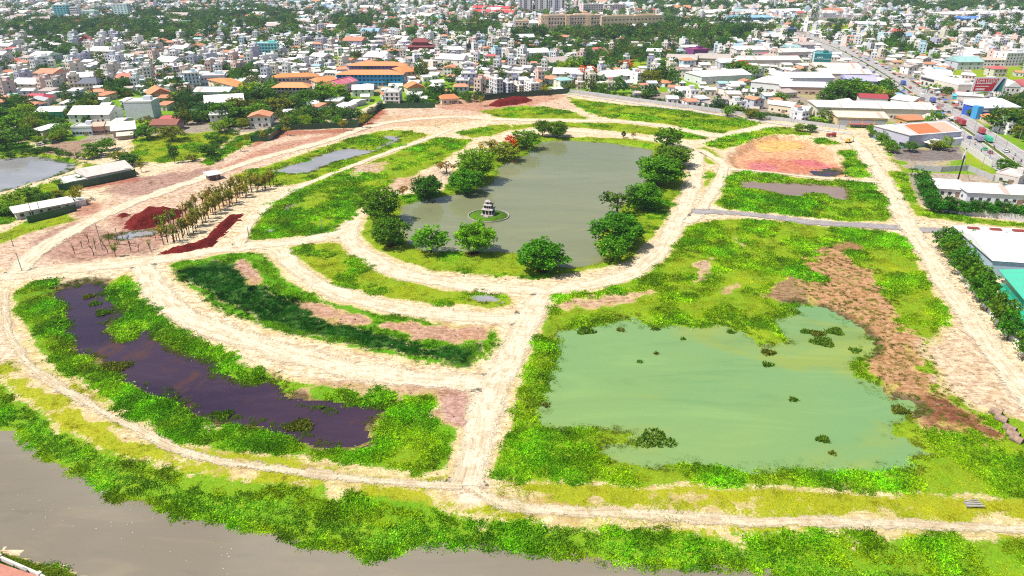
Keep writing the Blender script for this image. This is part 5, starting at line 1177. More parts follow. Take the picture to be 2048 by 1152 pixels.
building('school_wing', 'right cream wing of the orange roofed school', 'school', (636,182), (680,178), 16, 7.2, (.64, .54, .44), 'hip', ORANGE, 3.0, 2.2, 2, 5, 2, 'tile')
building('school_front_block', 'columned grey front block of the orange roofed school', 'school', (548,198), (618,198), 13, 8.8, (.56, .50, .46), 'hip', (.66, .30, .13), 3.0, 2.4, 3, 9, 2, 'tile', 1.8, 2.0, True)
building('pink_hall', 'pink roofed hall set askew in front of the blue school', 'hall', (672,190), (716,178), 14, 7.0, (.64, .56, .52), 'gable', (.58, .14, .20), 3.0, 1.5, 2, 8, 2, 'tin')
building('pale_blue_block', 'pale blue block with balconies above the left trees', 'building', (372,176), (402,174), 16, 11.5, (.45, .62, .70), 'flat', WHITE, 1.0, .4, 4, 4, 2, 'tin', 1.2, 1.6, True)
building('pale_blue_wing', 'low white wing right of the pale blue block', 'building', (403,172), (452,170), 16, 8, (.62, .70, .74), 'flat', (.74, .74, .74), .9, .4, 2, 7, 2)
building('long_hall', 'long white hall with pale teal sheet roof', 'hall', (390,203), (460,203), 18, 7.2, (.66, .62, .52), 'gable', (.58, .72, .70), 2.4, 1.2, 2, 7, 1, 'tin', 1.6, 1.0)
building('turquoise_block', 'turquoise four storey block in the left town', 'building', (512,112), (557,111), 16, 13, (.22, .62, .60), 'flat', (.40, .66, .66), 1.2, .4, 4, 7, 2, 'tin', 1.6, 1.6, True)
building('gable_house', 'white house with tall blank pale gable wall', 'house', (254,240), (309,239), 14, 11.5, (.56, .60, .64), 'flat', WHITE, .9, .3, 1, 0, 0)
building('pink_villa', 'white villa with raspberry pink hip roof', 'villa', (44,212), (88,212), 16, 4.4, WHITE, 'hip', (.60, .10, .14), 3.4, 2, 1, 5, 2, 'tile')
building('green_hall', 'white roofed hall with green walls at the left', 'hall', (75,240), (130,238), 20, 5.2, (.06, .30, .24), 'gable', (.74, .76, .74), 2, 1.4, 1, 4, 1)
building('slate_villa', 'white villa with dark slate hip roof', 'villa', (158,182), (196,181), 18, 6.0, (.66, .62, .52), 'hip', (.15, .16, .20), 3.4, 2, 2, 5, 2, 'tile')
building('orange_house', 'cream house with steep orange gable roof', 'house', (304,204), (345,200), 18, 5.6, CREAM, 'gabley', (.62, .24, .12), 4.0, 2, 1, 4, 2, 'tile')
building('maroon_roof_house', 'long house with dull maroon roof beside round bushes', 'house', (304,262), (354,262), 11, 4.0, (.45, .30, .25), 'gable', (.26, .10, .08), 2.6, 1.6, 1, 4, 1, 'tile')
building('pond_house', 'white house with blue windows by the grey pond lane', 'house', (146,272), (186,271), 10, 5.0, (.62, .66, .74), 'flat', WHITE, .8, .4, 1, 6, 1)
building('pond_house', 'pink walled terrace house beside the blue windowed one', 'house', (187,270), (210,269), 10, 5.2, (.62, .32, .24), 'gable', (.60, .40, .30), 1.8, 1, 1, 4, 1)
building('pond_house', 'cream terrace house left of the white barn roof', 'house', (211,268), (230,268), 10, 5.0, CREAM, 'gable', (.66, .54, .40), 1.8, 1, 1, 3, 1)
building('barn', 'big white sheet roofed barn by the grey pond houses', 'barn', (228,276), (272,272), 22, 4.4, (.48, .45, .40), 'gable', (.76, .74, .70), 3.0, 2, 1, 3, 1)
building('open_shed', 'small cream awning roof in front of the white barn', 'shed', (236,281), (268,278), 7, 2.4, (.3, .26, .2), 'shed', (.66, .60, .46), 1, 1, 1, 0, 0)
building('turquoise_roof_hall', 'hall with turquoise roof among the left houses', 'hall', (105,156), (130,155), 14, 5, WHITE, 'gable', (.16, .48, .46), 2, 1, 1, 3, 1)
building('red_tile_house', 'house with steep dark red tiled roof in the left town', 'house', (160,95), (186,94), 18, 8, (.55, .38, .34), 'gabley', (.40, .09, .08), 6, 2, 2, 4, 2, 'tile')
building('pale_red_villa', 'villa with pale red hip roof behind the slate roofed one', 'villa', (236,168), (268,166), 16, 5, WHITE, 'hip', (.62, .22, .17), 3.2, 2, 1, 4, 1, 'tile')
building('white_office', 'white office block with strip windows in the left old town', 'building', (66,138), (98,137), 14, 11, (.70, .72, .74), 'flat', WHITE, 1, .4, 4, 5, 2, 'tin', 2.0, 1.2, True)
for i, (px, py, w_, h, c, lb) in enumerate([(125,40,26,26,(.12,.42,.45),'teal fronted tower block above the left wood'),(150,40,12,22,WHITE,'narrow white slab beside the teal fronted tower'),(175,38,34,14,(.42,.68,.58),'mint green block above the left wood'),(244,35,28,24,(.50,.70,.66),'pale green tower with strip windows in the left wood')]):
    building('tower_block', lb, 'building', (px - w_ / 2, py), (px + w_ / 2, py), 18, h, c, 'flat', WHITE, 1.2, .4, max(3, int(h / 3.6)), 4, 2, 'tin', 3.0, 1.6)
# temple
x0 = building('temple', 'dark red temple with two tiers of sweeping roofs', 'temple', (816,104), (864,104), 22, 6, (.25, .09, .08), 'hip', (.22, .06, .06), 3, 5, 1, 6, 3, 'tile')
part(x0, 'upper_wall', 'box', 'paint', (0, 0, 7), (x0['w'] * .6, 13, 4), (.28, .10, .09)); part(x0, 'upper_roof', 'hip', 'tile', (0, 0, 11), (x0['w'] * .8, 18, 4), (.22, .06, .06))
# red-roofed terraces, one house each
for i in range(16):
    px = 946 + (i % 8) * 10.5; py = 33 - (i // 8) * 9 + (i % 8) * .3
    building('terrace_house', ('front' if i < 8 else 'rear') + ' row terrace house with bright red gable, ' + ORD[i % 8], 'house', (px, py), (px + 8.5, py), 16, 9, (.62, .40, .38), 'gable', (.62, .08, .09), 4.5, 1, 2, 2, 0, 'tile', 2.4, 1.8, group='red roofed terrace houses')
# apartment towers
for i, (px, w_, c1) in enumerate([(1052, 26, (.50, .50, .56)), (1084, 26, (.58, .54, .52)), (1114, 30, (.42, .44, .54))]):
    t = building('apartment_tower', ['left', 'middle', 'right'][i] + ' grey apartment tower with dark vertical window bands', 'tower', (px - w_ / 2, 27), (px + w_ / 2, 27), 24, 62, c1, 'flat', (.6, .6, .62), 1.4, .4, 1, 0, 0)
    W_, D_ = t['w'], t['d']
    for k in range(5): part(t, 'window_band', 'box', 'glass', ((k - 2) * W_ / 5.2, -D_ / 2 - .05, 3), (W_ / 12, .3, 57))
    for k in range(2): part(t, 'bay', 'box', 'paint', ((k - .5) * W_ / 2.0, -D_ / 2 - .6, 2), (W_ / 6, 1.4, 59), (.60, .58, .58))
    for k in range(14): part(t, 'floor_band', 'box', 'paint', (0, 0, 6 + k * 4), (W_ + .5, D_ + .5, .5), (.58, .57, .58))
# long peach institution
t = building('peach_institute', 'long four storey peach institute with white window bays', 'building', (1082,66), (1200,64), 20, 24, (.70, .55, .40), 'flat', (.70, .55, .40), 1.6, .6, 4, 20, 2, 'tin', 2.6, 2.2, True, None, (.68, .58, .48))
for k in range(3): part(t, 'bay', 'box', 'paint', ((-.42 + .36 * k) * t['w'], -10.8, 0), (7, 1.8, 25), (.70, .52, .34))
building('peach_institute', 'right lower wing of the peach institute', 'building', (1202,60), (1326,56), 20, 19, (.70, .52, .36), 'flat', (.70, .54, .38), 1.6, .6, 3, 16, 2, 'tin', 3.0, 2.0, True, None, (.68, .56, .46))
building('peach_block', 'short peach block left of the peach institute', 'building', (1030,72), (1058,72), 22, 20, (.68, .52, .38), 'flat', (.62, .46, .34), 1.4, .5, 4, 4, 2, 'tin', 2.6, 2)
building('pink_flats', 'pinkish white flats behind the peach institute', 'building', (1166,30), (1206,29), 20, 20, (.66, .56, .54), 'flat', WHITE, 1.2, .4, 5, 8, 1, 'tin', 2.4, 1.8)
building('pink_flats', 'right hand pinkish flats behind the peach institute', 'building', (1208,28), (1250,26), 20, 17, (.68, .55, .52), 'flat', WHITE, 1.2, .4, 5, 8, 1, 'tin', 2.4, 1.8)
# tall white townhouses at the fence
for i, (px, w_, h, c, lb) in enumerate([(1000,13,12,(.60,.60,.63),'tallest white townhouse at the far green fence'),(1022,13,9,(.50,.50,.58),'lilac white townhouse beside the tallest one'),(1070,17,8.5,(.66,.65,.63),'white townhouse at the corner of the far green fence'),(1043,10,7,(.66,.60,.52),'cream townhouse between the white ones')]):
    building('townhouse', lb, 'house', (px - w_ / 2, 191), (px + w_ / 2, 190), 16, h, c, 'flat', WHITE, 1.0, .4, 4, 2, 3, 'tin', 1.3, 1.6, True)
for i, (px, py, w_, h, c, lb) in enumerate([(938,172,30,10,(.33,.30,.45),'lilac townhouse behind the tall white ones'),(925,182,26,8,(.30,.30,.40),'dusky townhouse left of the lilac one'),(785,210,30,9,(.64,.62,.60),'white two storey house with balcony at the zigzag fence')]):
    building('townhouse', lb, 'house', (px - w_ / 2, py), (px + w_ / 2, py), 14, h, c, 'flat', WHITE, 1.0, .4, 3, 3, 2, 'tin', 1.4, 1.5, True)
building('orange_gable_house', 'cream house with orange gable roof right of the blue school', 'house', (816,190), (850,188), 14, 5.4, CREAM, 'gabley', (.62, .24, .10), 3.6, 2, 1, 3, 1, 'tile')
building('red_roof_house', 'little house with orange red roof by the dark hedge', 'house', (884,209), (918,207), 10, 4, CREAM, 'hip', (.60, .20, .09), 2.6, 1.6, 1, 3, 1, 'tile')
# white and brown factory roofs right of the park
FR = [((1402,170),(1500,165),30,7,(.62,.64,.66),'gable',(.80,.80,.80),'white factory roof nearest the concrete posts'),((1500,180),(1560,186),30,7,(.60,.62,.64),'gabley',(.80,.80,.80),'white factory gable in the middle of the row'),((1555,172),(1665,172),26,7,(.62,.64,.68),'gable',(.78,.79,.80),'wide white factory roof beside the purple one'),((1560,188),(1650,190),16,6,(.55,.40,.34),'gable',(.70,.76,.80),'white roof with a brick front'),((1690,178),(1750,180),24,7,(.36,.34,.55),'arch',(.42,.40,.66),'mauve blue barrel roofed hall'),((1640,160),(1740,162),24,6,(.60,.56,.48),'gable',(.74,.70,.62),'beige roof behind the mauve hall'),((1630,148),(1720,150),30,6,(.56,.50,.44),'gable',(.70,.62,.52),'streaky beige and rust sheet roof'),((1332,128),(1392,130),40,5,(.46,.40,.36),'arch',(.48,.42,.37),'left brown barrel roofed shed'),((1395,126),(1460,128),36,5,(.46,.40,.36),'arch',(.46,.40,.35),'right brown barrel roofed shed'),((1472,112),(1540,112),26,7,(.64,.62,.58),'gable',(.78,.77,.74),'white hall behind the purple building'),((1480,132),(1600,132),22,6,(.60,.56,.52),'gable',(.74,.68,.62),'long pale hall left of the teal shop'),((1556,116),(1620,114),22,6,(.62,.58,.54),'gable',(.76,.66,.58),'long hall against the teal glass shop'),((1700,58),(1770,60),40,8,(.6,.6,.62),'gable',(.78,.78,.80),'far white shed behind the transformer yard'),((1895,40),(2060,36),60,10,(.64,.62,.60),'gable',(.78,.74,.70),'huge far white factory at the top right'),((1925,48),(1968,47),30,9,(.05,.17,.55),'gable',(.06,.22,.60),'blue factory in front of the huge far one'),((1470,45),(1545,44),40,8,(.18,.36,.52),'gable',(.22,.46,.62),'blue roofed far shed'),((1430,58),(1500,56),30,7,WHITE,'gable',(.78,.78,.78),'far white shed left of the avenue')]
for (p0, p1, dp, h, wc, rt, rc, lb) in FR: building('factory_hall', lb, 'factory', p0, p1, dp, h, wc, rt, rc, 3.0, 1.4, 1, 6, 2, 'tin', 1.8, 1.2, group='factory halls right of the park')
building('purple_building', 'purple walled flat building among the factory roofs', 'building', (1386,113), (1416,112), 20, 7, (.20, .05, .20), 'flat', (.26, .06, .16), 1, .4, 2, 4, 1)
t = building('teal_shop', 'dark teal glass shop with white sign strips beside the main road', 'shop', (1626,130), (1660,131), 16, 11, (.02, .17, .19), 'flat', (.10, .35, .38), 1, .4, 1, 0, 0)
for k, z in enumerate((2.6, 6.0)): part(t, 'sign_band', 'box', 'paint', (0, -8.1, z), (t['w'] * .96, .2, .5), (.45, .65, .70))
for k in range(4): part(t, 'lettering', 'box', 'paint', (-t['w'] * .3 + k * 1.5, -8.15, 7.2), (.9, .16, 1.2), (.62, .74, .76))
part(t, 'side_fin', 'box', 'paint', (-t['w'] / 2 - .5, -6, 0), (1, 4, 12.5), (.66, .72, .74))
building('dark_sign_block', 'dark blue fronted block far up the main road', 'building', (1565,70), (1592,70), 10, 9, (.03, .07, .12), 'flat', (.3, .4, .5), 1, .3, 1, 0, 0)
building('red_hip_villa', 'villa with bright red hip roof right of the far pylons', 'villa', (1784,76), (1810,76), 16, 7, (.6, .35, .3), 'hip', (.60, .12, .10), 5, 2, 2, 4, 1, 'tile')
building('yellow_block', 'long pale yellow block right of the red villa', 'building', (1826,78), (1872,76), 14, 9, (.66, .60, .40), 'flat', CREAM, 1, .4, 3, 8, 1)
building('white_block', 'white block with many windows at the far right', 'building', (2008,132), (2060,130), 16, 12, (.70, .70, .70), 'flat', WHITE, 1, .4, 4, 8, 2)
building('low_office', 'low white office with orange tiles left of the white block', 'office', (1965,132), (2008,132), 10, 6, (.68, .66, .62), 'gable', (.60, .42, .34), 2, 1, 2, 6, 1)
# shop row along the road and the billboard building
t = building('shop_row', 'long white flat roofed shop row across the main road', 'shop', (1838,170), (1912,190), 18, 7.5, (.66, .60, .54), 'flat', (.76, .77, .76), 1, .4, 1, 8, 1, 'tin', 2.6, 2.6)
part(t, 'fascia', 'box', 'paint', (-t['w'] * .3, -9.15, 5.2), (t['w'] * .36, .2, 1.8), (.05, .05, .07))
building('white_showroom', 'low white showroom below the red billboard', 'shop', (1912,205), (1962,208), 14, 5.5, (.70, .66, .60), 'gable', (.76, .74, .70), 1.6, 1, 1, 4, 1, 'tin', 2.4, 2)
t = building('billboard_house', 'white windowed building behind the red billboard', 'building', (2003,206), (2032,207), 18, 12, (.70, .66, .58), 'gabley', (.74, .73, .70), 4, .6, 3, 3, 2, 'tin', 1.2, 1.5)
t = building('blue_shop', 'bright blue shop with white roof beside the main road', 'shop', (1960,238), (2034,236), 18, 7.0, (.03, .10, .55), 'shed', (.66, .70, .76), 3.2, 1, 1, 0, 0)
part(t, 'white_band', 'box', 'paint', (0, -9.2, 5.0), (t['w'] + .3, .25, 1.4), (.70, .74, .80)); part(t, 'sign_tower', 'box', 'paint', (-t['w'] / 2 - 2, -7, 0), (4, 5, 8.4), (.06, .30, .60))
for k in range(3): part(t, 'display_window', 'box', 'glass', ((k - 1) * t['w'] * .28, -9.1, .4), (t['w'] * .2, .15, 2.6))
building('orange_awning_house', 'house with orange awning roof before the blue shop', 'house', (1966,246), (1998,248), 10, 3.4, CREAM, 'hip', (.65, .24, .08), 2.2, 1.4, 1, 2, 1, 'tile')
building('teal_kiosk', 'small teal kiosk left of the red billboard', 'kiosk', (1904,204), (1918,205), 8, 4.5, (.06, .38, .46), 'gable', (.10, .42, .52), 1.2, .8, 1, 2, 0)
building('brick_stalls', 'rust red stalls on the left kerb of the main road', 'stall', (1796,212), (1838,222), 12, 4, (.46, .22, .12), 'gable', (.55, .24, .14), 1.8, 1.4, 1, 4, 1)
# billboard
a, c = Vector(G(1937, 206)), Vector(G(1999, 206)); v = c - a; m_ = (a + c) / 2
bb = thing('billboard', 'large red billboard with white lettering and a dark blue green side panel', 'billboard', (m_.x, m_.y, 0), math.atan2(v.y, v.x))
hb = 24 / hpm(206); zb = 9.0; wb = v.length
part(bb, 'backing', 'box', 'paint', (0, .3, zb - .6), (wb + 1, .4, hb + 1.6), (.66, .66, .68))
def flat(nm, pts, mat, col, y):
    b = MB(); b.prism(pts, y - .05, y + .05); return link(nm, b.mesh(nm, mat), bb, (0, 0, zb), 0, None, col)
flat('red_panel', [(-wb * .47, 0), (wb * .12, 0), (wb * .27, hb), (-wb * .44, hb)], 'gloss', (.50, .02, .035), 0)
flat('blue_panel', [(wb * .19, -.3), (wb * .30, -.3), (wb * .46, hb), (wb * .40, hb)], 'gloss', (.015, .03, .11), 0)
flat('green_panel', [(wb * .302, -.3), (wb * .43, -.3), (wb * .465, hb * .9)], 'gloss', (.02, .28, .16), 0)
def text(s, x_, z_, size, col=(.75, .72, .72)):
    cu = bpy.data.curves.new('lettering', 'FONT'); cu.body = s; cu.size = size; cu.extrude = .04; cu.align_x = 'LEFT'; cu.materials.append(MAT['gloss'])
    tmp = bpy.data.objects.new('lettering', cu); COL.objects.link(tmp); dg = bpy.context.evaluated_depsgraph_get()
    me = bpy.data.meshes.new_from_object(tmp.evaluated_get(dg)); bpy.data.objects.remove(tmp)
    o = link('lettering', me, bb, (x_, -.1, zb + z_), 0, None, col); o.rotation_euler = (R(90), 0, 0); return o
text('DMI LESSO', -wb * .42, hb * .68, hb * .36)
for k, (z, l) in enumerate(((.56, .5), (.34, .42), (.14, .30), (.06, .28))): part(bb, 'text_line', 'box', 'gloss', (-wb * .42 + l * wb / 2 + (.02 * wb if k > 1 else 0), -.1, zb + hb * z), (l * wb, .06, hb * .07), (.70, .60, .60))
for k in range(4): part(bb, 'leg', 'post', 'steel', ((k - 1.5) * wb * .28, .6, 0), (.5, .5, zb + 2))
# concrete post row
for i in range(14):
    px = 1358 + i * 8; py = 152 + i * .9; x, y = G(px, py); t = thing('concrete_post', None, 'post', (x, y, 0), .1, 'row of unfinished concrete posts')
    part(t, 'shaft', 'box', 'concrete', (0, 0, 0), (.9, .9, 6.2)); part(t, 'cap', 'box', 'concrete', (0, 0, 6.2), (2.2, 1.2, .8)); PENDING.append((t, 'pale concrete post in the unfinished row behind the factory', px))
# power pylons and transformer yard
def pylon(px, py, hpx, lab):
    x, y = G(px, py); h = hpx / hpm(py); t = thing('power_pylon', lab, 'pylon', (x, y, 0), .35, 'lattice power pylons'); b0 = h * .085
    def at(z): f = 1 - .82 * min(1, z / (h * .78)); return b0 * f
    lv = [h * k / 9 for k in range(10)]
    for sx, sy in ((-1, -1), (1, -1), (1, 1), (-1, 1)):
        b = MB(); b.tube([(sx * at(z), sy * at(z), z) for z in lv], .17, 4); link('leg', b.mesh('pylon_leg', 'steel'), t)
    b = MB()
    for k in range(9):
        z0, z1 = lv[k], lv[k + 1]; q0, q1 = at(z0), at(z1)
        for (ax, ay, bx, by) in ((-1, -1, 1, -1), (1, -1, 1, 1), (1, 1, -1, 1), (-1, 1, -1, -1)):
            b.tube([(ax * q0, ay * q0, z0), (bx * q1, by * q1, z1)], .1, 3, False); b.tube([(bx * q0, by * q0, z0), (ax * q1, ay * q1, z1)], .1, 3, False)
    o = link('bracing', b.mesh('pylon_bracing', 'steel'), t); o['kind'] = 'stuff'
    for k, z in enumerate((.66, .78, .90)):
        b = MB(); l = h * (.17 - .02 * k); b.tube([(-l, 0, h * z), (0, 0, h * z + 1.4), (l, 0, h * z)], .15, 4); b.tube([(-l, 0, h * z), (l, 0, h * z)], .12, 4); link('crossarm', b.mesh('pylon_crossarm', 'steel'), t)
for a in [(1632,62,76,'near left lattice pylon over the transformer yard'),(1661,42,62,'second lattice pylon behind the transformer yard'),(1724,42,62,'third lattice pylon right of the transformer yard'),(1777,30,50,'farthest right lattice pylon at the top'),(1913,132,70,'lattice pylon right of the main road'),(490,62,34,'thin lattice mast in the left town'),(1405,30,40,'lattice pylon beyond the factories')]: pylon(*a)
x, y = G(1690, 44); ty = MB(); r = random.Random(3)
for k in range(160):
    qx, qy = G(1595 + r.random() * 165, 28 + r.random() * 20); h = r.uniform(5, 12); ty.box((qx, qy, h / 2), (.5, .5, h))
    if r.random() < .6: ty.box((qx + 3, qy, h), (7, .4, .5))
tag(link('transformer_yard', ty.mesh('transformer_yard', 'steel')), 'crowd of grey transformer gantries beyond the main road', 'transformers', None, 'stuff')
x, y = G(1680, 40); occ_rect(x, y, 190, 130, 0)
# stadium-like blue hall at the top
building('blue_arena', 'pale blue curved arena roof at the top edge', 'arena', (560,6), (670,6), 60, 7, (.7, .72, .74), 'arch', (.22, .62, .70), 7, 2, 1, 0, 0)

# ------------------------------------------------------------------ the rest of the town
TREEZ = [[(0,62),(60,40),(130,42),(190,45),(240,42),(300,30),(400,18),(420,25),(510,15),(600,35),(600,62),(512,62),(440,58),(350,90),(290,85),(200,70),(80,75),(0,75)],
 [(50,88),(100,78),(165,95),(178,112),(100,122),(60,112)], [(-60,208),(75,214),(66,242),(120,250),(140,285),(60,290),(-60,300)], [(128,205),(190,205),(186,240),(140,245)],
 [(200,172),(262,172),(262,196),(200,198)], [(330,200),(480,195),(545,222),(530,262),(470,256),(420,252),(350,235)], [(450,140),(525,142),(490,172),(448,168)],
 [(478,195),(545,176),(560,205),(622,198),(640,180),(690,192),(694,210),(600,222),(500,228)], [(560,232),(700,222),(725,240),(700,254),(566,258)],
 [(1024,72),(1082,70),(1110,112),(1070,134),(1024,118)], [(1060,70),(1330,60),(1440,66),(1430,100),(1325,142),(1240,128),(1150,150),(1105,146),(1125,112),(1062,102)],
 [(1330,44),(1450,50),(1545,62),(1450,100),(1330,62)], [(1640,178),(1780,176),(1792,212),(1660,212)], [(1180,176),(1300,188),(1420,200),(1510,196),(1500,206),(1300,200),(1170,188)],
 [(1760,80),(1900,84),(1890,110),(1780,112)], [(2000,205),(2100,190),(2100,300),(2010,275)], [(1750,-8),(2100,-8),(2100,30),(1960,20),(1850,28),(1760,15)], [(790,205),(870,190),(960,195),(955,204),(870,212),(800,212)],
 [(1590,140),(1640,150),(1630,160),(1560,156)], [(880,60),(960,45),(1010,65),(940,80)], [(660,40),(760,35),(740,60),(670,66)], [(1100,-5),(1330,-5),(1480,15),(1330,30),(1240,10)], [(500,165),(545,172),(545,180),(480,190)],
 [(40,330),(110,300),(70,350),(20,370)]]
TZ = [np.array(Gs(z)) for z in TREEZ]
FIELDS = [[(1262,90),(1300,88),(1296,102),(1260,104)], [(1240,125),(1322,122),(1318,140),(1250,144)], [(1900,140),(2100,128),(2100,190),(2030,172),(1960,158),(1910,155)], [(1600,52),(1700,46),(1712,62),(1620,66)], [(40,290),(180,275),(180,300),(60,305)], [(260,236),(310,238),(305,246),(255,246)], [(530,205),(600,215),(640,222),(560,232)]]
FZ = [np.array(Gs(z)) for z in FIELDS]
SITEg = np.array(Gs(SITE)); HW = Gs(HWY)
def pip(P, x, y):
    ins = False; n_ = len(P); j = n_ - 1
    for i in range(n_):
        if (P[i][1] > y) != (P[j][1] > y) and x < (P[j][0] - P[i][0]) * (y - P[i][1]) / (P[j][1] - P[i][1]) + P[i][0]: ins = not ins
        j = i
    return ins
NC = 95000
rg = np.random.default_rng(99)
pyv = 262 - 270 * np.sqrt(rg.random(NC)) ; pxv = rg.uniform(-60, 2110, NC)
# sample evenly over the ground, not the picture: draw distance with weight
dist = 380 + (2350 - 380) * rg.random(NC) ** .85; half = dist * .80 + 30; xw = (rg.random(NC) * 2 - 1) * half
insite = sdf_poly(SITEg, xw, dist, 6) > -4
inhw = sdf_line(HW, [19.0] * len(HW), xw, dist, 8) > 0
intz = np.zeros(NC, bool)
for z in TZ: intz |= sdf_poly(z, xw, dist, 4) > 0
infz = np.zeros(NC, bool)
for z in FZ: infz |= sdf_poly(z, xw, dist, 4) > 0
park = fbm(xw, dist, 130, 77, 2)
lowz = np.zeros(NC, bool)
for z in ([(430,160),(860,158),(980,225),(440,235)], [(1060,52),(1350,50),(1350,100),(1050,100)], [(1320,130),(1800,120),(1800,240),(1400,215)], [(1780,120),(2060,130),(2060,260),(1880,240)], [(30,190),(360,185),(360,285),(30,290)], [(1590,100),(1700,100),(1720,150),(1600,150)]): lowz |= sdf_poly(np.array(Gs(z)), xw, dist, 4) > 0
rnd = rg.random(NC)
HOUSES = []; TREES = []
WALLC = [(.72, .71, .69), (.70, .68, .62), (.62, .63, .66), (.74, .73, .72), (.58, .54, .48), (.66, .60, .50), (.50, .52, .58), (.45, .60, .66), (.66, .50, .44), (.40, .40, .50), (.70, .70, .72), (.74, .72, .66)]
WNAME = ['white', 'ivory', 'grey', 'white', 'beige', 'cream', 'bluish', 'turquoise', 'salmon', 'lilac', 'white', 'ivory']
ROOFC = [((.74, .73, .72), 'white'), ((.66, .66, .68), 'silvery'), ((.56, .55, .55), 'grey'), ((.72, .68, .62), 'pale'), ((.52, .22, .13), 'brick'), ((.60, .26, .15), 'orange'), ((.45, .38, .34), 'brownish'), ((.46, .12, .12), 'maroon'), ((.28, .42, .56), 'blue'), ((.30, .50, .48), 'teal')]
RW = np.array([.33, .17, .10, .15, .055, .05, .08, .02, .025, .02]); RW /= RW.sum()
rots = [0.08, -0.12, 0.35, -0.4]
for i in range(NC):
    x, y = float(xw[i]), float(dist[i])
    if insite[i] or inhw[i]: continue
    pz = .06 if intz[i] else (.015 if infz[i] else ((.36 if lowz[i] else .70) if park[i] < .57 else .30))
    if rnd[i] < pz:
        f = rg.random(); near = y < 700
        rot = rots[int(park[i] * 40) % 4] + rg.normal() * .05
        if lowz[i] and f < .45: f = .6
        if f < .27: st = int(rg.choice([2, 2, 3, 3, 4])) if y > 540 else 2; w_, d_, h, rt = rg.uniform(4.5, 7.5), rg.uniform(9, 15), 3.1 * st, 'flat'
        elif f < .80: st = 1; w_, d_, h, rt = rg.uniform(5, 11), rg.uniform(8, 15), rg.uniform(3.0, 4.6), ('gable' if rg.random() < .6 else 'shed')
        elif f < .92: st = int(rg.integers(1, 3)); w_, d_, h, rt = rg.uniform(9, 14), rg.uniform(9, 14), 3.4 * st, ('hip' if rg.random() < .6 else 'gabley')
        else: st = 2; w_, d_, h, rt = rg.uniform(16, 30), rg.uniform(14, 24), rg.uniform(5, 8), 'gable'
        if y > 1400: w_ *= 1.3; d_ *= 1.25; h *= 1.1
        if occ_rect(x, y, w_, d_, rot, False, 1.2): continue
        occ_rect(x, y, w_, d_, rot, True, .6)
        wi = int(rg.integers(0, len(WALLC))); ri = int(rg.choice(len(ROOFC), p=RW))
        if rt in ('hip', 'gabley') and rg.random() < .6: ri = int(rg.choice([4, 5, 5, 7, 6]))
        HOUSES.append((x, y, rot, w_, d_, h, rt, wi, ri, st))
    elif rnd[i] > .84 or (intz[i] and rnd[i] > .45):
        if infz[i] and rnd[i] < .96: continue
        s = rg.uniform(5, 11) if y < 1000 else rg.uniform(8, 16)
        if lowz[i] and not intz[i]: s = rg.uniform(3, 5.5)
        if occ_rect(x, y, s * .35, s * .35, 0, False): continue
        if len(TREES) < 10000: TREES.append((x, y, s, s * rg.uniform(.7, 1.1)))
for zi in (2, 3, 4, 5, 6, 7, 8, 12, 15, 17):
    z = TZ[zi]; lo, hi = z.min(0), z.max(0); n_ = int((hi[0] - lo[0]) * (hi[1] - lo[1]) / 34)
    for k in range(n_):
        x, y = float(rg.uniform(lo[0], hi[0])), float(rg.uniform(lo[1], hi[1]))
        if not pip(z, x, y) or occ_rect(x, y, 2.5, 2.5, 0, False): continue
        s = rg.uniform(5, 9); TREES.append((x, y, s, s * rg.uniform(.65, 1.0)))
def prom(h): px, py = PX(h[0], h[1]); return (h[3] * h[5] ) / (h[1] ** 2) if (-30 < px < 2078 and py > 2) else 0
HOUSES.sort(key=prom, reverse=True)
near_h, far_h = HOUSES[:260], HOUSES[260:]
SIZE = lambda w_, h: 'tall narrow' if h > 9 and w_ < 9 else 'two-storey' if h > 6 else 'large low' if w_ > 13 else 'low'
for (x, y, rot, w_, d_, h, rt, wi, ri, st) in near_h:
    px, py = PX(x, y); t = thing('house', None, 'house', (x, y, 0), rot, 'houses of the near town')
    part(t, 'wall', 'box', 'paint', (0, 0, -.3), (w_, d_, h + .3), WALLC[wi])
    rc, rn = ROOFC[ri]
    if rt == 'flat':
        part(t, 'roof', 'parapet', 'paint', (0, 0, h), (w_ + .2, d_ + .2, 1.0), WALLC[wi]); hut = part(t, 'stair_hut', 'box', 'paint', (0, d_ * .2, h + .24), (w_ * .6, d_ * .3, 2.6), WALLC[wi]); part(hut, 'hut_roof', 'shed', 'tin', (0, 0, 1.0), (1.16, 1.2, .2), rc)
        part(t, 'water_tank', 'post', 'steel', (w_ * .25, -d_ * .3, h + .24), (1.2, 1.2, 1.8)); part(t, 'balcony', 'box', 'paint', (0, -d_ / 2 - .5, h / st - .1), (w_ * .96, 1.0, 1.0), WALLC[wi])
        ds = 'flat roofed house'
    else:
        part(t, 'roof', rt, 'tile' if ri in (4, 5, 7) and rt != 'gable' else 'tin', (0, 0, h), (w_ + 1.1, d_ + 1.1, w_ * .16 if rt != 'shed' else 1.4), rc); ds = rn + ' roofed house'
    wins(t, w_, d_, h, st, 2 if w_ < 10 else 3, 1 if d_ > 9 else 0, 1.3, 1.5)
    part(t, 'door', 'box', 'gloss', (w_ * .2, -d_ / 2 - .03, 0), (1.3, .12, 2.2), (.22, .15, .12))
    autolabel(t, SIZE(w_, h) + ' ' + WNAME[wi] + ' ' + ds, px, py)
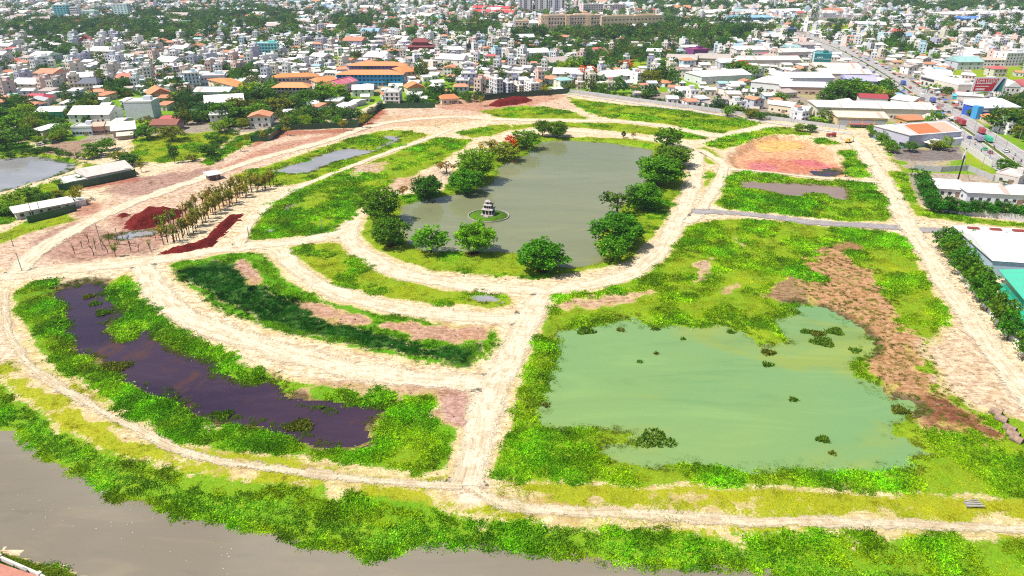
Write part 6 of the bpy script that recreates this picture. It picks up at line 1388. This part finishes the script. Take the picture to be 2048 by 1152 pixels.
# distant houses: one mass
HV, HF, HC = [], [], []
def q4(v, f, c):
    o = len(HV); HV.extend(v); HF.extend([[o + a for a in g] for g in f]); HC.extend(c)
DARK = (.06, .07, .09)
for (x, y, rot, w_, d_, h, rt, wi, ri, st) in far_h:
    ca, sa = math.cos(rot), math.sin(rot); wc = WALLC[wi]; rc = ROOFC[ri][0]
    T = lambda u, v, z: (x + u * ca - v * sa, y + u * sa + v * ca, z)
    a, b_ = w_ / 2, d_ / 2
    q4([T(-a, -b_, 0), T(a, -b_, 0), T(a, b_, 0), T(-a, b_, 0), T(-a, -b_, h), T(a, -b_, h), T(a, b_, h), T(-a, b_, h)], [[0, 1, 5, 4], [1, 2, 6, 5], [2, 3, 7, 6], [3, 0, 4, 7], [4, 5, 6, 7]], [wc] * 4 + [(.6, .59, .57)])
    if rt == 'flat':
        u, v = a * .6, b_ * .4; q4([T(-u, 0, h), T(u, 0, h), T(u, v, h), T(-u, v, h), T(-u, 0, h + 2.6), T(u, 0, h + 2.6), T(u, v, h + 2.6), T(-u, v, h + 2.6)], [[0, 1, 5, 4], [1, 2, 6, 5], [2, 3, 7, 6], [3, 0, 4, 7], [4, 5, 6, 7]], [wc] * 4 + [rc])
    else:
        k = h + w_ * .16; u, v = a + .5, b_ + .5
        if rt in ('gable', 'shed'): rv = [T(-u, 0, k), T(u, 0, k)]
        elif rt == 'hip': rv = [T(-u * .5, 0, k), T(u * .5, 0, k)]
        else: rv = None
        if rv: q4([T(-u, -v, h), T(u, -v, h), T(u, v, h), T(-u, v, h)] + rv, [[0, 1, 5, 4], [2, 3, 4, 5], [3, 0, 4, 4], [1, 2, 5, 5]], [rc] * 4)
        else: q4([T(-u, -v, h), T(u, -v, h), T(u, v, h), T(-u, v, h), T(0, -v, k), T(0, v, k)], [[1, 2, 5, 4], [3, 0, 4, 5], [0, 1, 4, 4], [2, 3, 5, 5]], [rc] * 4)
    if y < 1500:
        nf = 2 if w_ < 10 else 4
        for s in range(st):
            for k in range(nf):
                cx = (k + .5 - nf / 2) * w_ / nf; z = s * h / st + .9; q4([T(cx - .65, -b_ - .06, z), T(cx + .65, -b_ - .06, z), T(cx + .65, -b_ - .06, z + 1.4), T(cx - .65, -b_ - .06, z + 1.4)], [[0, 1, 2, 3]], [DARK])
me = bpy.data.meshes.new('far_houses')
me.from_pydata(HV, [], [list(dict.fromkeys(f)) for f in HF]); me.materials.append(MAT['attr'])
at_ = me.attributes.new('col', 'FLOAT_COLOR', 'FACE'); at_.data.foreach_set('color', np.column_stack([np.array(HC, np.float32), np.ones(len(HC), np.float32)]).ravel())
tag(link('far_houses', me), 'dense mass of pale distant town houses', 'houses', None, 'stuff')
print('houses', len(HOUSES), 'trees', len(TREES))
# trees of the town: nearest ones singly, the rest as woodland
TREES.sort(key=lambda t_: (t_[1] if -20 < PX(t_[0], t_[1])[0] < 2068 else 9999))
GC = [((.045, .12, .014), 'dark green'), ((.07, .17, .016), 'green'), ((.11, .20, .018), 'light green'), ((.035, .095, .02), 'deep green'), ((.10, .13, .02), 'olive')]
SINGLES = [(0,262,70,'tree'),(30,272,60,'tree'),(52,238,45,'tree'),(160,236,40,'tree'),(176,228,44,'tree'),(15,300,55,'tree'),(62,398,46,'bush'),(30,410,44,'bush'),(90,405,34,'bush'),(118,395,26,'bush'),(150,412,26,'thin'),(10,430,44,'bush'),(40,425,40,'bush'),(265,330,40,'bush'),(240,322,36,'bush'),(195,312,44,'tree'),(215,300,36,'tree'),(180,318,30,'bush'),(350,326,20,'tall'),(385,322,24,'bush'),(415,312,36,'tree'),(425,285,30,'tree'),(440,265,36,'tree'),(300,290,0,''),(345,282,50,'bush'),(295,278,44,'bush'),(482,303,14,'thin'),(495,285,12,'thin'),(283,345,16,'thin'),(160,402,26,'thin'),(527,283,16,'thin'),(575,272,16,'thin'),(688,262,18,'thin'),(725,256,18,'thin'),(735,248,18,'thin'),(962,212,16,'thin'),(1088,192,18,'thin'),(500,200,52,'tree'),(520,212,60,'tree'),(560,226,50,'tree'),(620,212,50,'tree'),(655,208,56,'tree'),(670,200,50,'tree'),(590,218,36,'tree'),(480,232,56,'tree'),(455,245,60,'tree'),(515,240,50,'tree'),(780,165,14,'thin'),(838,160,18,'tall'),(850,158,16,'tall'),(1700,196,60,'tree'),(1720,200,55,'tree'),(1745,204,50,'tree'),(1670,202,50,'tree'),(1770,206,36,'tree'),(1650,204,36,'bush'),(1560,205,30,'tree'),(1600,262,24,'tree'),(1620,264,24,'tree'),(1500,236,30,'tree'),(1520,240,26,'tree'),(1455,232,28,'tree'),(1470,225,24,'tree'),(2000,262,70,'tree'),(2030,255,60,'tree'),(2012,345,44,'bush'),(1945,233,26,'tree'),(1868,185,26,'tree'),(1893,188,22,'tree'),(1170,158,40,'flame'),(1250,140,30,'flame'),(1150,140,40,'tree'),(1135,150,44,'tree'),(1330,165,50,'tree'),(1300,170,44,'tree'),(1470,150,44,'tree'),(1495,156,40,'tree'),(1480,140,30,'flame')]
nsing = 0
for i, (px, py, wp, k) in enumerate(SINGLES):
    if not wp: continue
    x, y = G(px, py); wd = wp * mpp(py)
    kind, rat = {'tree': ('round', .62), 'bush': ('round', .55), 'thin': ('wispy', 1.25), 'tall': ('tall', 2.0), 'flame': ('round', .6)}[k]
    c, cn = GC[i % 5]
    if k == 'flame': c, cn = (.40, .09, .02), 'orange blossomed'
    if k == 'thin': c, cn = (.14, .15, .025), 'sparse olive'
    o = tree('town_tree', x, y, wd, wd * rat, kind, i, c, None, 'tree', 'trees between the houses')
    autolabel(o, {'tree': 'spreading ', 'bush': 'bushy ', 'thin': 'thin ', 'tall': 'slender upright ', 'flame': 'rounded '}[k] + cn + ' tree', px, py); nsing += 1
for i, (x, y, s, h) in enumerate(TREES[:130]):
    px, py = PX(x, y); c, cn = GC[(i * 7) % 5]; kd = ['round', 'tall', 'round'][i % 3]
    o = tree('town_tree', x, y, s, h * (1.25 if kd == 'tall' else .9), kd, i, c, None, 'tree', 'trees between the houses')
    autolabel(o, ('upright ' if kd == 'tall' else 'round ') + cn + ' tree', px, py)
ft_ = TREES[130:]; P_ = np.array([(a, b_, 0) for a, b_, c, d in ft_]); S_ = np.array([(c, c, d) for a, b_, c, d in ft_])
col = np.array([GC[k][0] for k in rg.integers(0, 5, len(ft_))]) * (1.5 + (rg.random((len(ft_), 1)) - .5) * 1.0)
scatter('woodland', 'fartree', P_, S_, col, 'dark green trees massed through the distant town', 'woodland')
# roadside bushes along the fences
rb = []
for (ln, n_) in (([(503,280),(566,258),(716,250),(762,212),(870,210)], 260), ([(962,198),(1060,190),(1135,184)], 90), ([(430,330),(420,300),(470,262)], 50), ([(0,318),(90,306),(160,322)], 60), ([(120,372),(160,362)], 20), ([(1180,186),(1300,202),(1430,218),(1540,234),(1690,254)], 200)):
    L_ = [Vector(G(*p)) for p in ln]
    for k in range(n_):
        j = rg.integers(0, len(L_) - 1); q = L_[j].lerp(L_[j + 1], rg.random()); rb.append((q.x + rg.normal() * 1.6, q.y + abs(rg.normal()) * 5 + 1.2, -.1))
rb = np.array(rb); s_ = rg.uniform(1.6, 4.2, len(rb)); scatter('roadside_shrubs', 'shrub', rb, np.column_stack([s_, s_, s_ * .9]), np.array((.09, .21, .018)) * (1 + (rg.random((len(rb), 1)) - .5) * .8), 'dark green shrubs crowding the boundary fences', 'shrubs')

# ------------------------------------------------------------------ vehicles and street poles
def veh_wheels(t, xs, w_, r):
    for x_ in xs:
        for s_ in (-1, 1): part(part(t, 'wheel', 'wheel', 'rubber', (x_, s_ * (w_ / 2 - .1), r), (2 * r, .26, 2 * r)), 'hub', 'wheel', 'steel', (0, 0, 0), (.5, 1.1, .5))
CAR = [(-2.15, .35), (2.15, .35), (2.2, .75), (1.2, .95), (-2.1, 1.0), (-2.2, .7)]; CAB = [(-1.9, .97), (1.05, .96), (.45, 1.5), (-1.35, 1.52)]
_car = MB().prism(CAR, -.88, .88).mesh('car_body', 'gloss'); _cab = MB().prism(CAB, -.78, .78).mesh('car_glass', 'glass'); _rf = MB().prism([(-1.4, 1.52), (.5, 1.5), (.45, 1.57), (-1.35, 1.59)], -.72, .72).mesh('car_roof', 'gloss')
LASTCAR = [None]
def hway(px, py, off):
    P0 = Vector(G(px, py)); best = min(range(len(Lh) - 1), key=lambda i: (Lh[i] - P0).length); d = (Lh[best + 1] - Lh[best]).normalized(); return P0, math.atan2(d.y, d.x)
def car(px, py, col, lab, rz=None, loc=None):
    P0, a = hway(px, py, 0)
    t = thing('car', lab, 'car', (P0.x, P0.y, .06), a if rz is None else rz, 'cars'); link('body', _car, t, color=col); link('windows', _cab, t); link('roof', _rf, t, color=col); veh_wheels(t, (-1.35, 1.4), 1.8, .33); LASTCAR[0] = t
def truck(px, py, ccol, bcol, lab, L_=8.0, Hb=2.6, flip=0):
    P0, a = hway(px, py, 0); t = thing('truck', lab, 'truck', (P0.x, P0.y, .06), a + flip, 'trucks on the main road')
    cb = part(t, 'cab', 'box', 'gloss', (L_ / 2 + 1.1, 0, .5), (2.0, 2.4, 2.5), ccol); part(cb, 'windscreen', 'box', 'glass', (.5, 0, .5), (.06, .88, .4))
    part(t, 'cargo_box', 'box', 'gloss', (0, 0, 1.0), (L_, 2.45, Hb), bcol); part(t, 'chassis', 'box', 'rubber', (.5, 0, .6), (L_ + 2, 1.2, .38)); veh_wheels(t, (-L_ / 2 + 1, -L_ / 2 + 2.3, L_ / 2 + 1), 2.5, .5)
truck(1922, 250, (.4, .05, .05), (.36, .03, .04), 'dark red container truck on the far carriageway', 9, 2.8)
truck(1962, 268, (.45, .45, .47), (.40, .06, .07), 'grey truck with red rear at the far kerb', 6)
truck(1976, 284, (.04, .42, .26), (.06, .50, .30), 'bright green tipper truck on the far carriageway', 7, 2.2)
truck(1958, 283, (.35, .35, .45), (.28, .27, .38), 'grey blue box truck on the near carriageway', 6.5)
truck(1880, 217, (.5, .5, .5), (.42, .30, .28), 'brown box truck in the busy far lane', 7)
truck(1865, 205, (.1, .12, .45), (.10, .13, .42), 'blue truck beside the shops', 6)
truck(1842, 196, (.6, .6, .6), (.66, .66, .66), 'white box truck near the shop row', 6)
truck(1806, 170, (.05, .08, .35), (.06, .10, .40), 'dark blue truck far up the main road', 7)
for (px, py, c, lb) in [(1969,300,(.05,.5,.12),'bright green taxi on the near carriageway'),(1980,307,(.30,.06,.08),'dark red car behind the green taxi'),(1938,277,(.08,.09,.35),'blue car on the near carriageway'),(2010,304,(.7,.7,.7),'white car on the far carriageway at the right'),(1952,276,(.5,.5,.52),'silver car before the grey blue truck'),(1886,236,(.05,.05,.06),'black car waiting by the median'),(1902,238,(.68,.68,.68),'white car near the median gap'),(1872,226,(.06,.1,.4),'blue car in the near queue'),(1862,220,(.6,.6,.62),'silver car in the near queue'),(1853,208,(.05,.05,.06),'black car in the near queue'),(1890,246,(.4,.4,.42),'grey car turning at the white warehouse'),(1834,199,(.65,.65,.65),'white car far in the near queue'),(1818,186,(.5,.08,.08),'red car far up the near lane'),(1846,188,(.68,.68,.68),'white car far up the far lane'),(1800,172,(.3,.3,.32),'grey car far up the near lane'),(1897,226,(.15,.15,.17),'dark car in the far lane by the shops'),(1786,160,(.66,.66,.66),'pale car at the far bend')]: car(px, py, c, lb)
for i in range(22):
    u = i / 22; px = 1660 + u * 170 + rg.normal() * 2; py = 92 + u * 96 + (4.5 if i % 2 else -4.5) + u * 2
    c, cn = [((.66, .66, .66), 'white'), ((.4, .4, .42), 'grey'), ((.06, .06, .07), 'black'), ((.5, .08, .08), 'red'), ((.08, .12, .4), 'blue')][int(rg.integers(0, 5))]
    car(px, py, c, None); PENDING.append((LASTCAR[0], cn + ' car far up the main road beyond the shops', px))
for i, (px, py, c, lb) in enumerate([(110,287,(.05,.05,.06),'black car on the lane by the grey pond'),(80,291,(.66,.66,.66),'white car parked nearest the grey pond'),(93,284,(.60,.60,.62),'silver car parked on the grey pond lane'),(107,276,(.68,.68,.68),'white car parked farther up the grey pond lane'),(124,269,(.66,.64,.60),'cream car parked highest on the grey pond lane')]): car(px, py, c, lb, .9)
_bk = MB().box((0, 0, .62), (1.2, .3, .36)).box((.62, 0, .85), (.1, .6, .1)).box((-.2, 0, .84), (.75, .28, .12)).mesh('motorbike_body', 'gloss')
# rider: one continuous seated figure grown over a skeleton
bm = bmesh.new(); J = [(0, 0, .9, .16), (.02, 0, 1.15, .17), (.06, 0, 1.4, .16), (.07, 0, 1.52, .07), (.1, 0, 1.66, .12), (.1, .2, 1.38, .06), (.25, .26, 1.15, .05), (.52, .26, 1.0, .04), (.1, -.2, 1.38, .06), (.25, -.26, 1.15, .05), (.52, -.26, 1.0, .04), (.05, .12, .88, .1), (.4, .16, .85, .08), (.35, .18, .42, .06), (.48, .18, .38, .04), (.05, -.12, .88, .1), (.4, -.16, .85, .08), (.35, -.18, .42, .06), (.48, -.18, .38, .04)]
E = [(0, 1), (1, 2), (2, 3), (3, 4), (2, 5), (5, 6), (6, 7), (2, 8), (8, 9), (9, 10), (0, 11), (11, 12), (12, 13), (13, 14), (0, 15), (15, 16), (16, 17), (17, 18)]
rm = bpy.data.meshes.new('rider_body'); rm.from_pydata([j[:3] for j in J], E, []); ro = bpy.data.objects.new('rider_tmp', rm); COL.objects.link(ro)
ro.modifiers.new('skin', 'SKIN'); ro.modifiers.new('sub', 'SUBSURF').levels = 1
for i, j in enumerate(J): rm.skin_vertices[0].data[i].radius = (j[3], j[3])
rm.skin_vertices[0].data[0].use_root = True
dg = bpy.context.evaluated_depsgraph_get(); rider_me = bpy.data.meshes.new_from_object(ro.evaluated_get(dg)); bpy.data.objects.remove(ro); rider_me.materials.clear(); rider_me.materials.append(MAT['paint'])
for i, (px, py, c, lb) in enumerate([(1921,258,(.1,.1,.4),'by the lavender warehouse corner'),(1925,264,(.06,.06,.08),'just behind the warehouse corner'),(2026,320,(.06,.06,.07),'on the far carriageway near the right edge'),(2042,324,(.05,.05,.06),'closest to the right edge'),(1962,303,(.10,.10,.12),'left of the green taxi'),(2018,305,(.2,.06,.05),'behind the white far car'),(1950,290,(.5,.5,.5),'before the paling barrier'),(1988,296,(.1,.1,.12),'beside the green tipper'),(2030,312,(.3,.3,.32),'on the far lane before the edge')]):
    P0, a = hway(px, py, 0); t = thing('motorbike', 'small motorbike ' + lb, 'motorbike', (P0.x, P0.y, .06), a, 'motorbikes on the main road'); link('body', _bk, t, color=c)
    for x_ in (-.6, .65): part(t, 'wheel', 'wheel', 'rubber', (x_, 0, .3), (.6, .12, .6))
    tag(link('person', rider_me, None, (P0.x, P0.y, .06), a, None, [(.12, .14, .4), (.5, .5, .5), (.4, .08, .08), (.1, .1, .1)][i % 4]), 'person riding the motorbike ' + lb, 'person', 'motorbike riders')
for i, (px, py, h) in enumerate([(1924,285,30),(1948,262,28),(1979,318,34),(2010,300,34),(1900,240,26),(1876,212,26),(1936,298,26),(1920,236,26),(1846,186,22),(1822,196,22),(1990,282,30),(2034,292,34),(1962,340,30),(1800,150,20),(1768,140,18),(1745,134,18),(1728,118,16),(1905,272,26)]):
    x, y = G(px, py); hm_ = h / hpm(py); t = thing('street_lamp', None, 'lamp', (x, y, 0), random.uniform(-.6, .6), 'street lamps and poles along the main road')
    part(t, 'shaft', 'post', 'concrete', (0, 0, -.1), (.3, .3, hm_)); part(t, 'arm', 'box', 'steel', (.9, 0, hm_ - .3), (2.0, .1, .1)); part(t, 'lamp_head', 'box', 'steel', (1.9, 0, hm_ - .4), (.7, .3, .14)); PENDING.append((t, 'grey pole with lamp arm beside the main road', px))
# roadside stalls and umbrellas on the busy stretch
for i in range(64):
    u = i / 64 * 1.9 - .9; px = 1800 + u * 130 + (12 if i % 2 else -14) + rg.normal() * 4; py = 170 + u * 70 + (-9 if i % 2 else 9) + rg.normal() * 2; x, y = G(px, py)
    c = [(.66, .66, .66), (.12, .2, .5), (.5, .12, .1), (.6, .4, .2), (.4, .4, .42)][i % 5]; cn = ['white', 'blue', 'red', 'orange', 'grey'][i % 5]
    t = thing('market_stall', None, 'stall', (x, y, 0), .5, 'stalls along the main road')
    part(t, 'awning', 'gable', 'tin', (0, 0, 2.4), (4.5, 3.2, .8), c); part(t, 'counter', 'box', 'paint', (0, 0, 0), (3.6, 1.2, 1.0), (.3, .24, .2))
    for sx in (-1, 1): part(t, 'post', 'post', 'steel', (sx * 1.9, -1.3, 0), (.12, .12, 2.4))
    PENDING.append((t, cn + ' awning stall crowding the kerb of the main road', px))
# small plant on the site
x, y = G(1697, 286); t = thing('excavator', 'small yellow excavator on the pale road right of the orange pit', 'excavator', (x, y, .1), .6)
for s_ in (-1, 1): part(t, 'track', 'box', 'rubber', (0, s_ * 1.0, 0), (3.2, .55, .8))
part(t, 'cab', 'box', 'gloss', (-.3, .3, .8), (1.4, 1.2, 1.7), (.55, .34, .03)); part(t, 'engine_hood', 'box', 'gloss', (-1.0, 0, .8), (1.4, 2.1, 1.1), (.55, .34, .03)); part(t, 'window', 'box', 'glass', (.42, .3, 1.5), (.08, 1.0, .8))
b = MB(); b.tube([(.4, -.4, 1.2), (2.2, -.4, 3.6), (4.0, -.4, 3.0)], .2, 5); link('boom', b.mesh('boom', 'gloss'), t, color=(.55, .34, .03)); b = MB(); b.tube([(4.0, -.4, 3.0), (3.9, -.4, .9)], .15, 5); b.box((3.8, -.4, .6), (.7, .8, .6)); link('bucket_arm', b.mesh('bucket_arm', 'gloss'), t, color=(.25, .18, .08))
x, y = G(1661, 274); t = thing('dump_truck', 'little dark red dump truck near the top of the orange pit', 'truck', (x, y, .1), .2)
part(t, 'cab', 'box', 'gloss', (2.2, 0, .5), (1.5, 2.1, 1.9), (.35, .04, .04)); part(t, 'tipper_body', 'box', 'gloss', (-.6, 0, .9), (3.8, 2.2, 1.2), (.30, .03, .03)); veh_wheels(t, (-1.8, 2.1), 2.2, .5); part(t, 'windscreen', 'box', 'glass', (2.97, 0, 1.5), (.08, 1.8, .7))
flush_labels()

# ------------------------------------------------------------------ air
b = MB(); b.box((0, 1500, 85), (5200, 4200, 190)); hz = b.mesh('haze', 'paint'); hz.materials.clear()
m = bpy.data.materials.new('haze'); m.use_nodes = True; n_ = m.node_tree; n_.nodes.clear(); pv = n_.nodes.new('ShaderNodeVolumePrincipled'); om = n_.nodes.new('ShaderNodeOutputMaterial')
pv.inputs['Color'].default_value = (.62, .78, 1.0, 1); pv.inputs['Density'].default_value = 0.00009; pv.inputs['Anisotropy'].default_value = 0.2
n_.links.new(pv.outputs[0], om.inputs['Volume']); hz.materials.append(m); tag(link('haze', hz), 'thin blue haze over the distant town', 'haze', None, 'stuff')
